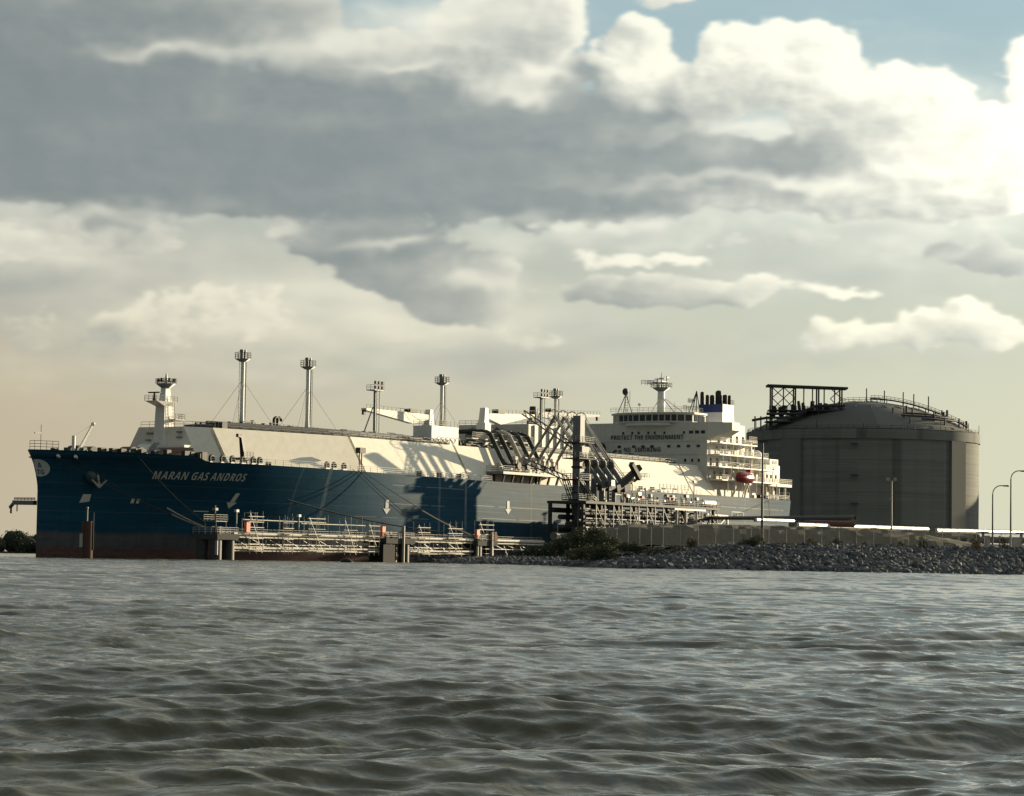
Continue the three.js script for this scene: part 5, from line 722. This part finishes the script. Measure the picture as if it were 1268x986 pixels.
{ // chain link fence along the top of the bank
  const run = [[14.2, 383], [22, 371.5], [42, 369], [75, 375], [96, 380], [140, 388]], F = thing('chain_link_fence', 'chain link fence with barbed wire along the top of the rocky bank', 'fence', 'shore', [14.2, 383, 3.45]);
  let acc = []; const step = 2.6; for (let i = 0; i < run.length - 1; i++) { const [a, b] = run[i], [c, d] = run[i + 1], L = Math.hypot(c - a, d - b), n = Math.round(L / step); for (let k = 0; k < n; k++) acc.push([mix(a, c, k / n) - 14.2, mix(b, d, k / n) - 383]); }
  const h = 2.55, post = new MB().bar([0, 0, -0.3], [0, 0, h], 0.045, 6).bar([0, 0, h], [0.28, -0.28, h + 0.4], 0.035, 4).bar([0, 0, h], [-0.28, 0.28, h + 0.4], 0.035, 4), first = post.build('fence_post', M.galv, F); first.position.set(acc[0][0], 0, -acc[0][1]);
  acc.slice(1).forEach(([a, b]) => { const p = first.clone(); p.position.set(a, 0, -b); F.add(p); });
  const mesh = new MB(), bw = new MB(), rails = new MB();
  for (let i = 0; i < acc.length - 1; i++) {
    const [a, b] = acc[i], [c, d] = acc[i + 1], at = (t, y) => [mix(a, c, t), mix(b, d, t), y]; rails.bar(at(0, h - 0.06), at(1, h - 0.06), 0.03, 4, 0.03, false); rails.bar(at(0, 0.06), at(1, 0.06), 0.022, 4, 0.022, false);
    for (const o of [-0.26, 0.26]) bw.bar([a + o, b - o, h + 0.38], [c + o, d - o, h + 0.38], 0.02, 3, 0.02, false); bw.bar([a, b, h + 0.2], [c, d, h + 0.2], 0.02, 3, 0.02, false);
    const n = 22; for (let k = 0; k < n; k++) { const t = k / n, dt = 1.0; mesh.bar(at(t, 0), at(Math.min(1, t + dt * (1 - t)), h * Math.min(1, (1 - t) / dt)), 0.006, 3, 0.006, false); mesh.bar(at(t, h), at(1, h * t), 0.006, 3, 0.006, false); if (t > 0) { mesh.bar(at(0, h * (1 - t)), at(t, h), 0.006, 3, 0.006, false); mesh.bar(at(0, h * t), at(t, 0), 0.006, 3, 0.006, false); } }
  }
  mesh.build('wire_mesh', M.wire, F).userData.kind = 'stuff'; bw.build('barbed_wire', M.wire, F); rails.build('fence_rail', M.zinc, F);
}
{ // pipe rack behind the fence
  const pipe = (name, label, p, q, r, mat, group) => { const t = thing(name, label, 'pipe', 'shore', [p[0], p[1], 0], group), L = [q[0] - p[0], q[1] - p[1]]; new MB().bar([0, 0, p[2]], [L[0], L[1], q[2]], r, 24).build('pipe', mat, t); const n = Math.max(1, Math.round(Math.hypot(...L) / 6)); for (let k = 0; k <= n; k++) { const u = k / n; new MB().bar([L[0] * u, L[1] * u, mix(p[2], q[2], u)], [L[0] * u + 0.02, L[1] * u + 0.12, mix(p[2], q[2], u)], r + 0.05, 14).build('clamp_band', M.steel, t); } return t; };
  const g = 'jacketed pipes on the shore rack';
  pipe('jacketed_pipe', 'thick sunlit jacketed pipe on the rack in front of the storage tank', [46.6, 420, 7.3], [83.9, 520, 8.4], 0.42, M.jacket, g); pipe('jacketed_pipe', 'sunlit jacketed pipe on the rack running out at the right edge', [65.8, 400, 6.5], [102.5, 500, 7.75], 0.38, M.jacket, g); pipe('jacketed_pipe', 'thin jacketed pipe above the dike, left of the thick sunlit pipe', [40.6, 428, 8.2], [49.5, 452, 8.5], 0.3, M.jacket, g);
  pipe('dark_pipe', 'dark pipe under the sunlit pipe on the rack at the right edge', [63, 420, 5.4], [140, 434, 5.2], 0.45, M.jettyDark); pipe('jacketed_pipe', 'low jacketed pipe close to the ground behind the fence posts', [50, 410, 4.4], [120, 420, 4.3], 0.3, M.lagging, g);
  const s = ship(82, 37); pipe('dark_pipe', 'long dark pipe bridge running from the loading platform past the stern of the ship', [s[0], -s[2], 12.2], [60.5, 452, 9.2], 0.42, M.jettyDark); pipe('dark_pipe', 'rust brown pipe bundle end below the long dark pipe bridge', [50.8, 440, 8.0], [58.4, 441, 7.9], 0.5, M.rust);
  const R = thing('pipe_rack', 'row of pale posts carrying the pipes behind the fence at right', 'pipe rack', 'shore', [60, 418, 3.5]); for (let k = 0; k < 24; k++) { const a = 2 + k * 1.75, b = a * 0.19; new MB().box(a - 0.13, a + 0.13, b - 0.13 - 2, b + 0.13 - 2, 0, 2.6).build('post', M.galv, R); }
  new MB().beam([0, -2.1, 2.3], [46, 6.6, 2.2], 0.2, 0.3).build('beam', M.steel, R);
  for (let k = 0; k < 7; k++) { const a = 45.5 + k * 6.4; const st = thing('pipe_stand', ['pipe stand under the left end of the thick sunlit pipe', 'second pipe stand from the left under the sunlit pipe', 'third pipe stand from the left under the sunlit pipe', 'pipe stand under the middle of the sunlit pipes', 'pipe stand right of the tank floodlight pole', 'pipe stand before the right limb of the tank', 'pipe stand left of the shorter curved street lamp'][k], 'pipe stand', 'shore', [a, 419.5 + k * 0.8, 3.5], 'stands under the shore pipes'); new MB().box(-0.2, 0.2, -0.2, 0.2, 0, 3.3).box(-0.9, 0.9, -0.2, 0.2, 3.0, 3.3).build('frame', M.jetty, st); }
  for (const [a, b, w, h, mat, l] of [[69.6, 386, 0.9, 2.3, M.jettyDark, 'dark cabinet behind the fence left of the curved lamps'], [71.2, 386.5, 0.5, 2.2, M.galv, 'pale narrow cabinet beside the dark cabinet at the fence'], [75.5, 386, 1.3, 1.9, M.lagging, 'pale box beside the taller curved lamp'], [78, 387, 1.2, 1.4, M.steel, 'low grey box at the right edge behind the fence']]) { const c = thing('equipment_cabinet', l, 'cabinet', 'shore', [a, b, 3.5], 'cabinets behind the fence'); new MB().box(-w / 2, w / 2, -0.5, 0.5, 0.15, h).build('case', mat, c); new MB().box(-w / 2 + 0.08, w / 2 - 0.08, -0.56, -0.5, 0.3, h - 0.15).build('door', mat, c); new MB().box(-w / 2 - 0.1, w / 2 + 0.1, -0.6, 0.6, 0, 0.15).build('plinth', M.steel, c); }
}
{ // lamps and poles
  const curved = (a, b, y, reach, label) => { const l = thing('street_lamp', label, 'street lamp', 'shore', [a, b, 3.5], 'curved street lamps at the right'), H = y - 3.5, R = reach * 0.75; new MB().bar([0, 0, 0], [0, 0, H - R], 0.15, 9, 0.1).arc([R, 0, H - R], R, 0.075, [-1, 0, 0], [0, 0, 1], 0, Math.PI / 2, 10, 7).bar([R, 0, H], [reach, 0, H], 0.07, 7).build('pole', M.pole, l); new MB().hexa([[reach - 0.2, -0.15, H - 0.12], [reach + 0.75, -0.2, H - 0.16], [reach + 0.75, 0.2, H - 0.16], [reach - 0.2, 0.15, H - 0.12], [reach - 0.2, -0.12, H + 0.06], [reach + 0.6, -0.15, H + 0.1], [reach + 0.6, 0.15, H + 0.1], [reach - 0.2, 0.12, H + 0.06]]).build('lamp_head', M.dark, l); new MB().box(-0.25, 0.25, -0.25, 0.25, 0, 0.35).build('base_plate', M.steel, l); };
  curved(72.8, 390, 13.3, 1.7, 'shorter curved street lamp right of the storage tank'); curved(73.6, 380, 15.2, 1.6, 'taller curved street lamp at the right edge');
  const fl = thing('floodlight_pole', 'slim floodlight pole with twin lamps in front of the storage tank', 'light pole', 'shore', [59, 400, 3.5]); new MB().bar([0, 0, 0], [0, 0, 10.6], 0.17, 9, 0.11).build('pole', M.zinc, fl); new MB().bar([-0.5, 0, 10.5], [0.5, 0, 10.5], 0.06, 5).build('cross_arm', M.zinc, fl); for (const a of [-0.55, 0.55]) new MB().box(a - 0.2, a + 0.2, -0.3, 0.1, 10.6, 11.1).build('lamp_head', M.galv, fl); new MB().box(-0.35, 0, -0.1, 0.1, 7.6, 7.9).build('junction_box', M.zinc, fl);
  const dp = thing('utility_pole', 'tall dark pole standing in front of the ship stern', 'pole', 'shore', [36.3, 372.5, 3.3]); new MB().bar([0, 0, 0], [0, 0, 15.4], 0.19, 9, 0.13).build('pole', M.pole, dp); new MB().box(-0.55, 0.7, -0.15, 0.15, 15.1, 15.4).build('lamp_bracket', M.dark, dp); new MB().bar([0.16, -0.2, 0], [0.16, -0.2, 4], 0.05, 5).build('conduit', M.zinc, dp);
  // navigation pile off the bow
  const np = thing('navigation_pile', 'rust brown steel pile standing in the water before the ship bow', 'pile', 'shore', [-74.3, 455, 0]); new MB().bar([0, 0, -2], [0, 0, 6.4], 0.98, 18).build('pile', worn(0.075, 0.036, 0.028, 0.6, 1.2, 0.9, 0, 36), np); new MB().bar([0, 0, 6.4], [0, 0, 6.55], 1.0, 18).build('cap', M.dark, np); new MB().bar([-0.1, 0, 6.5], [-0.1, 0, 8.8], 0.12, 6).ball([-0.1, 0, 8.9], 0.2).build('lantern_post', M.zinc, np); new MB().bar([1.05, -0.2, 1.5], [1.05, -0.2, 8.1], 0.1, 6).build('ladder_stile', M.jettyDark, np); new MB().box(-1.25, -0.7, -0.75, -0.66, 2, 4.4).build('board', M.galv, np);
  const bu = thing('float', 'small dark float in the water in front of the red hull bottom', 'float', 'shore', [-28, 445, 0]); new MB().ball([0, 0, 0.1], 0.65, 1.0, 0.7, 12).build('hull', M.rubber, bu); new MB().bar([-0.9, 0, 0.2], [0.9, 0, 0.2], 0.35, 10).build('band', M.dark, bu);
}
{ // bushes and weeds: clumps of small leaf faces
  const leaf = (r, g, b, seed) => { const m = new THREE.MeshPhysicalMaterial({ roughness: 0.8, vertexColors: true, transmission: 0.25, thickness: 0 }); m.color.setRGB(1, 1, 1); return m; }, leafMat = leaf();
  const foliage = (blobs, n, size, c, seed) => { // blobs [a, b, h, ra, rb, rh]
    const q = mulberry(seed), P = [], C = [], vol = blobs.map((b) => b[3] * b[4] * b[5]), tot = vol.reduce((x, y) => x + y, 0);
    for (let k = 0; k < n; k++) {
      let u = q() * tot, i = 0; while (u > vol[i] && i < blobs.length - 1) u -= vol[i++]; const b = blobs[i], th = q() * 6.2832, cz = q() * 2 - 1, sr = Math.sqrt(1 - cz * cz), rad = Math.pow(q(), 0.28), lump = 1 + 0.3 * n3(b[0] + sr * Math.cos(th) * 2.2, b[1] + sr * Math.sin(th) * 2.2 + seed, cz * 2.2);
      const x = b[0] + b[3] * rad * lump * sr * Math.cos(th), y = b[1] + b[4] * rad * lump * sr * Math.sin(th), h = b[2] + b[5] * rad * lump * cz; if (h < 0.02) continue;
      const s = size * (0.5 + q()), e = () => [(q() - 0.5) * 2 * s, (q() - 0.5) * 2 * s, (q() - 0.5) * 2 * s]; const t = 0.6 + 0.8 * q(), yl = q() * 0.3;
      for (let v = 0; v < 3; v++) { const d = e(); P.push(x + d[0], h + d[2], -(y + d[1])); C.push(c[0] * t * (1 + yl), c[1] * t, c[2] * t); }
    }
    const g = new THREE.BufferGeometry(); g.setAttribute('position', new THREE.Float32BufferAttribute(P, 3)); g.setAttribute('color', new THREE.Float32BufferAttribute(C, 3)); g.computeVertexNormals(); return g;
  };
  const bush = (name, label, cat, at, blobs, n, size, c, seed, group) => { const t = thing(name, label, cat, 'shore', at, group), f = new THREE.Mesh(foliage(blobs, n, size, c, seed), leafMat); f.name = 'foliage'; t.add(f); for (const b of blobs.slice(0, 4)) new MB().bar([b[0], b[1], -0.3], [b[0] + 0.2, b[1], b[2]], 0.09, 5, 0.04).build('stem', M.rust, t); };
  const G1 = [0.042, 0.06, 0.02], G2 = [0.031, 0.047, 0.017], G3 = [0.11, 0.10, 0.05], grp = 'bushes on the rocky bank';
  bush('bush', 'dark rounded bush, left one of the big clump below the loading arms', 'bush', [9.0, 378, 1.9], [[0, 0, 1.6, 2.4, 2, 1.6], [1.4, 0, 2.6, 1.6, 1.5, 1.3], [-2, 0, 0.9, 2, 1.8, 0.9]], 9000, 0.13, G2, 5, grp);
  bush('bush', 'tall bush with a rounded top, right one of the big clump below the loading arms', 'bush', [12.9, 376, 2.0], [[0, 0, 1.7, 2.2, 2, 1.6], [-0.4, 0.4, 3.0, 1.5, 1.4, 1.2], [1.8, 0, 1.2, 1.8, 1.6, 1.2]], 9000, 0.13, G1, 6, grp);
  bush('bush', 'low olive bush in front of the big clump of bushes', 'bush', [11.6, 368, 1.1], [[0, 0, 1.0, 2.2, 1.5, 1.2], [2.2, 0, 1.2, 1.6, 1.3, 1.2], [-2.4, 0, 0.7, 1.6, 1.3, 0.9]], 8000, 0.12, G1, 7, grp);
  bush('bush', 'low dark bush on the bank, leftmost of all the bushes', 'bush', [4.2, 392, 1.6], [[0, 0, 0.7, 2.2, 1.6, 0.9], [2.6, 0, 1.1, 1.8, 1.6, 1.2], [-2.4, 0, 0.3, 1.5, 1.3, 0.5]], 7000, 0.13, G2, 11, grp);
  bush('bush', 'low dark bush hugging the bank just right of the tall rounded bush', 'bush', [17.2, 372, 2.4], [[0, 0, 0.6, 1.8, 1.4, 0.8], [1.6, 0, 0.4, 1.5, 1.2, 0.6]], 4500, 0.12, G2, 12, grp);
  bush('bush', 'thin low scrub right of the big clump of bushes', 'bush', [20.6, 362, 1.9], [[0, 0, 0.5, 1.7, 1.2, 0.8], [3, 0, 0.6, 1.2, 1, 0.9]], 3200, 0.11, G2, 8, grp);
  bush('bush', 'dense dark bush at the foot of the tall dark pole', 'bush', [33.2, 361, 2.0], [[0, 0, 1.2, 1.6, 1.4, 1.3], [1.3, 0, 1.7, 1.3, 1.2, 1.3], [-1.3, 0, 0.8, 1.2, 1, 0.9]], 8000, 0.11, G2, 9, grp);
  [[25.2, 361, 0.9, 'small dark shrub among the rocks between the bushes'], [42.5, 366, 1.0, 'dry weed tuft by the fence right of the tall dark pole'], [46.2, 366, 1.1, 'tall dry weed before the middle of the fence'], [55.4, 367, 0.9, 'green weed clump under the floodlight pole'], [58.6, 368, 1.4, 'tall straggly weed right of the floodlight pole'], [66.5, 370, 1.4, 'straggly weed on the bank left of the dark cabinet'], [70.6, 371, 1.5, 'dry straggly weed below the shorter curved lamp'], [50.4, 367, 0.8, 'short weed tuft in the middle of the bank top']].forEach(([a, b, h, l], k) => bush('weed', l, 'weed', [a, b, 3.0], [[0, 0, h * 0.8, 0.5, 0.4, h * 0.9], [0.6, 0.1, h * 0.6, 0.4, 0.3, h * 0.7]], 900, 0.11, k % 2 ? G3 : G1, 20 + k, 'weeds along the top of the bank'));
  // wooded far shore at the left
  const blobs = []; for (let i = 0; i < 150; i++) { const x = -150 - i * 5 + rr(-3, 3), h = rr(10, 16); blobs.push([x, 1900 + rr(-20, 40), h * 0.55, rr(5, 9), 9, h * 0.62]); }
  const cores = blobs.map((b) => { const g = new THREE.SphereGeometry(1, 10, 8).toNonIndexed(); g.deleteAttribute('uv'); g.scale(b[3] * 0.85, b[5] * 0.85, b[4] * 0.6).translate(b[0], b[2], -b[1]); g.computeVertexNormals(); g.setAttribute('color', new THREE.Float32BufferAttribute(new Float32Array(g.attributes.position.count * 3).map((_, i) => [0.03, 0.04, 0.022][i % 3]), 3)); return g; });
  const far = new THREE.Mesh(mergeGeometries([foliage(blobs, 60000, 0.9, [0.045, 0.058, 0.034], 60), ...cores]), new THREE.MeshStandardMaterial({ vertexColors: true, roughness: 0.95 })); far.name = 'far_woods'; far.userData = { kind: 'stuff', label: 'dark wooded far shore left of the ship bow', category: 'trees' }; scene.add(far);
  const sh = new MB().box(-1400, -60, 1885, 2100, -1, 1.2).build('far_shore', worn(0.03, 0.032, 0.022, 0.3, 30, 0.95, 0, 34), scene); sh.userData = { kind: 'structure', label: 'low far shore under the woods', category: 'shore' };
}
{ // concrete storage tanks
  const conc = (seed) => { const m = paint(1, 1, 1, 0.9); m.map = colorTex(1024, 256, (u, v) => { const n = 0.3 * wrapN(u, v, 8, seed) + 0.22 * wrapN(u, v, 30, seed + 2) + 0.15 * wrapN(u, v, 80, seed + 5), st = smooth(0.05, 0.55, wrapN(u, 0.3, 60, 7)) * 1, pan = ((Math.sin(Math.floor(u * 40) * 91.7 + seed * 13) * 4375.5) % 1) * 0.09, b = (1 + n * 0.55 + pan) * (1 - 0.35 * st); return [0.168 * b, 0.176 * b, 0.162 * b]; }); return m; };
  const R = 40.3, H0 = 3.5, H1 = 43.6, lifts = 11, mats = [1, 2, 3].map(conc), beamMat = conc(8), roofMat = worn(0.12, 0.122, 0.112, 0.45, 8, 0.95, 0, 35);
  const tank = thing('storage_tank', 'huge round concrete storage tank with shallow dome behind the ship stern', 'storage tank', 'shore', [123.6, 908, 0], 'concrete storage tanks');
  const cyl = (r0, r1, y0, y1, mat, name, parent, open = true) => { const g = new THREE.CylinderGeometry(r1, r0, y1 - y0, 120, 1, open); const m = new THREE.Mesh(g, mat); m.name = name; m.position.y = (y0 + y1) / 2; parent.add(m); return m; };
  cyl(R - 0.12, R - 0.12, H0, H1, roofMat, 'inner_wall', tank);
  for (let k = 0; k < lifts; k++) { const y0 = mix(H0, H1, k / lifts), y1 = mix(H0, H1, (k + 1) / lifts) - 0.05; const m = cyl(R + (k % 3) * 0.015, R + (k % 3) * 0.015, y0, y1, mats[k % 3], 'concrete_lift', tank); m.rotation.y = 0.3; }
  cyl(R + 0.5, R + 0.5, H1, 46.9, beamMat, 'ring_beam', tank, false);
  for (const a of [-45.4, -134.2, 45, 135]) { const th = a * RAD, c = Math.cos(th), s = Math.sin(th), P = (r, w, y) => [c * r - s * w, s * r + c * w, y]; new MB().hexa([P(R - 1.5, -4, H0), P(R + 0.8, -4, H0), P(R + 0.8, 4, H0), P(R - 1.5, 4, H0), P(R - 1.5, -4, H1 - 0.1), P(R + 0.8, -4, H1 - 0.1), P(R + 0.8, 4, H1 - 0.1), P(R - 1.5, 4, H1 - 0.1)]).build('pilaster', mats[1], tank); }
  { const pts = []; for (let i = 0; i <= 18; i++) { const r = (1 - i / 18) * (R - 0.6); pts.push(new THREE.Vector2(r, 46.8 + 11.6 * (1 - Math.pow(r / R, 2)))); } const d = new THREE.Mesh(new THREE.LatheGeometry(pts, 96), roofMat); d.name = 'dome_roof'; tank.add(d); }
  const domeY = (r) => 46.8 + 11.6 * (1 - Math.pow(r / R, 2));
  for (let k = 0; k < 24; k++) { const th = k / 24 * 6.2832; new MB().tube([[Math.cos(th) * 4, Math.sin(th) * 4, domeY(4) + 0.1], [Math.cos(th) * 20, Math.sin(th) * 20, domeY(20) + 0.1], [Math.cos(th) * 39, Math.sin(th) * 39, domeY(39) + 0.1]], 0.16, 4).build('dome_rib', roofMat, tank); }
  const circle = (r, y, n) => [...Array(n + 1).keys()].map((k) => [r * Math.cos(k / n * 6.2832), r * Math.sin(k / n * 6.2832), y]);
  new MB().rail(circle(R, 46.9, 60), 1.2, 3, 0.06, 2).build('rim_railing', M.jettyDark, tank); new MB().rail(circle(7, domeY(7) + 0.2, 20), 1.2, 2, 0.06, 2).build('crown_railing', M.jettyDark, tank);
  for (const a of [-2.85, -2.5, -2.1, -1.7, -1.35, -1.0, -0.6, -0.2]) new MB().bar([R * Math.cos(a), R * Math.sin(a), 46.9], [R * Math.cos(a), R * Math.sin(a), 50.2], 0.1, 5).build('lightning_rod', M.jettyDark, tank);
  // walkway from the crown down the right side of the dome, with roof pipework
  { const w = part('dome_walkway', tank), pts = []; for (let i = 0; i <= 12; i++) { const r = mix(3, 38.5, i / 12), th = -0.5; pts.push([r * Math.cos(th), r * Math.sin(th), domeY(r) + 1.1]); } for (let i = 0; i < 12; i++) new MB().beam(pts[i], pts[i + 1], 1.8, 0.5).build('step_tread', M.jettyDark, w); new MB().rail(pts, 1.2, 1.6, 0.07, 2).build('guard_rail', M.jettyDark, w); for (let i = 0; i < 12; i += 2) new MB().bar([pts[i][0], pts[i][1], pts[i][2] - 2], pts[i], 0.16, 5).build('support', M.jettyDark, w); }
  for (let k = 0; k < 20; k++) { const th = rr(-1.35, -0.35), r = rr(26, 37), y = domeY(r); new MB().bar([r * Math.cos(th), r * Math.sin(th), y - 0.2], [r * Math.cos(th), r * Math.sin(th), y + rr(1.2, 3.4)], rr(0.15, 0.45), 6).build('roof_nozzle', M.jettyDark, tank); }
  for (const [th0, r, y] of [[-1.3, 33, 52], [-1.2, 30, 53], [-1.1, 35, 51]]) { const pts = []; for (let i = 0; i <= 8; i++) { const th = th0 + i * 0.1; pts.push([r * Math.cos(th), r * Math.sin(th), y]); } new MB().tube(pts, 0.35, 7).build('roof_pipe', M.jettyDark, tank); }
  for (const [a, b, y] of [[13, -8, 61.5], [17, -6, 61], [21.5, -10, 60], [7, -4, 62.2], [0.6, -5, 62.8]]) new MB().bar([a, b, domeY(Math.hypot(a, b)) - 0.3], [a, b, y], 0.22, 6).build('vent_stack', M.jettyDark, tank);
  for (const y of [41.5, 31, 21.5, 13]) new MB().box(-9.5, -7, -R - 0.7, -R + 0.4, y, y + 0.35).build('wall_bracket', M.jettyDark, tank);
  // pump platform with a canopy on the left side of the roof
  const can = thing('pump_platform', 'dark open steel canopy and pump platform on the left side of the tank roof', 'platform', 'shore', [88.4, 889, 46.9]);
  new MB().beam([-0.6, 0, 15.3], [27, 0, 14.7], 7.4, 0.7).build('canopy_roof', M.jettyDark, can); for (let k = 0; k < 4; k++) for (const b of [-3, 3]) new MB().bar([1 + k * 8, b, -0.4 + k * 0.8], [1 + k * 8, b, 15], 0.32, 6).build('column', M.jettyDark, can);
  for (const [a0, a1] of [[1, 5], [5, 9], [21, 25]]) for (const [y0, y1] of [[7, 11], [11, 14.6]]) { new MB().bar([a0, -3, y0], [a1, -3, y1], 0.16, 5).build('brace', M.jettyDark, can); new MB().bar([a1, -3, y0], [a0, -3, y1], 0.16, 5).build('brace', M.jettyDark, can); }
  for (const a of [5, 12, 15, 19, 22.6]) new MB().bar([a, -2, 4], [a, -2, 14.9], 0.24, 6).build('hanger', M.jettyDark, can);
  new MB().box(0, 26, -4, 4, 6.6, 7).build('floor', M.jettyDark, can); new MB().rail([[0, -4, 7], [26, -4, 7]], 1.2, 1.8, 0.07).build('guard_rail', M.jettyDark, can); new MB().box(-1, 14, -4.5, 3, 2.6, 3).rail([[-1, -4.5, 3], [14, -4.5, 3]], 1.2, 1.8, 0.07).build('lower_floor', M.jettyDark, can);
  for (let k = 0; k < 16; k++) { const a = rr(-1, 24), y = a < 12 ? rr(3, 8) : 7; new MB().bar([a, rr(-3, 1), y], [a, rr(-3, 1), y + rr(1.4, 3)], rr(0.4, 1), 8).build('pump', M.jettyDark, can); }
  new MB().tube([[-1, -4.4, 5.4], [10, -4.4, 5.6], [16, -4.2, 8.4], [26, -4, 8.6]], 0.5, 8).tube([[-6, -5, 3], [-1, -4.6, 4], [8, -4.6, 4.2]], 0.45, 8).build('pipe', M.jettyDark, can); for (const a of [-5, -3, -1]) new MB().bar([a, -5, -0.3], [a, -5, 4.5], 0.25, 5).build('trestle', M.jettyDark, can);
  copyOf(tank, 'second concrete storage tank beyond the right edge, toward the sun', 'shore', [249, 1013, 0], 0.6);
}

scene.traverse((o) => { if (o.isMesh) { o.castShadow = true; o.receiveShadow = true; } });
renderer.render(scene, camera);
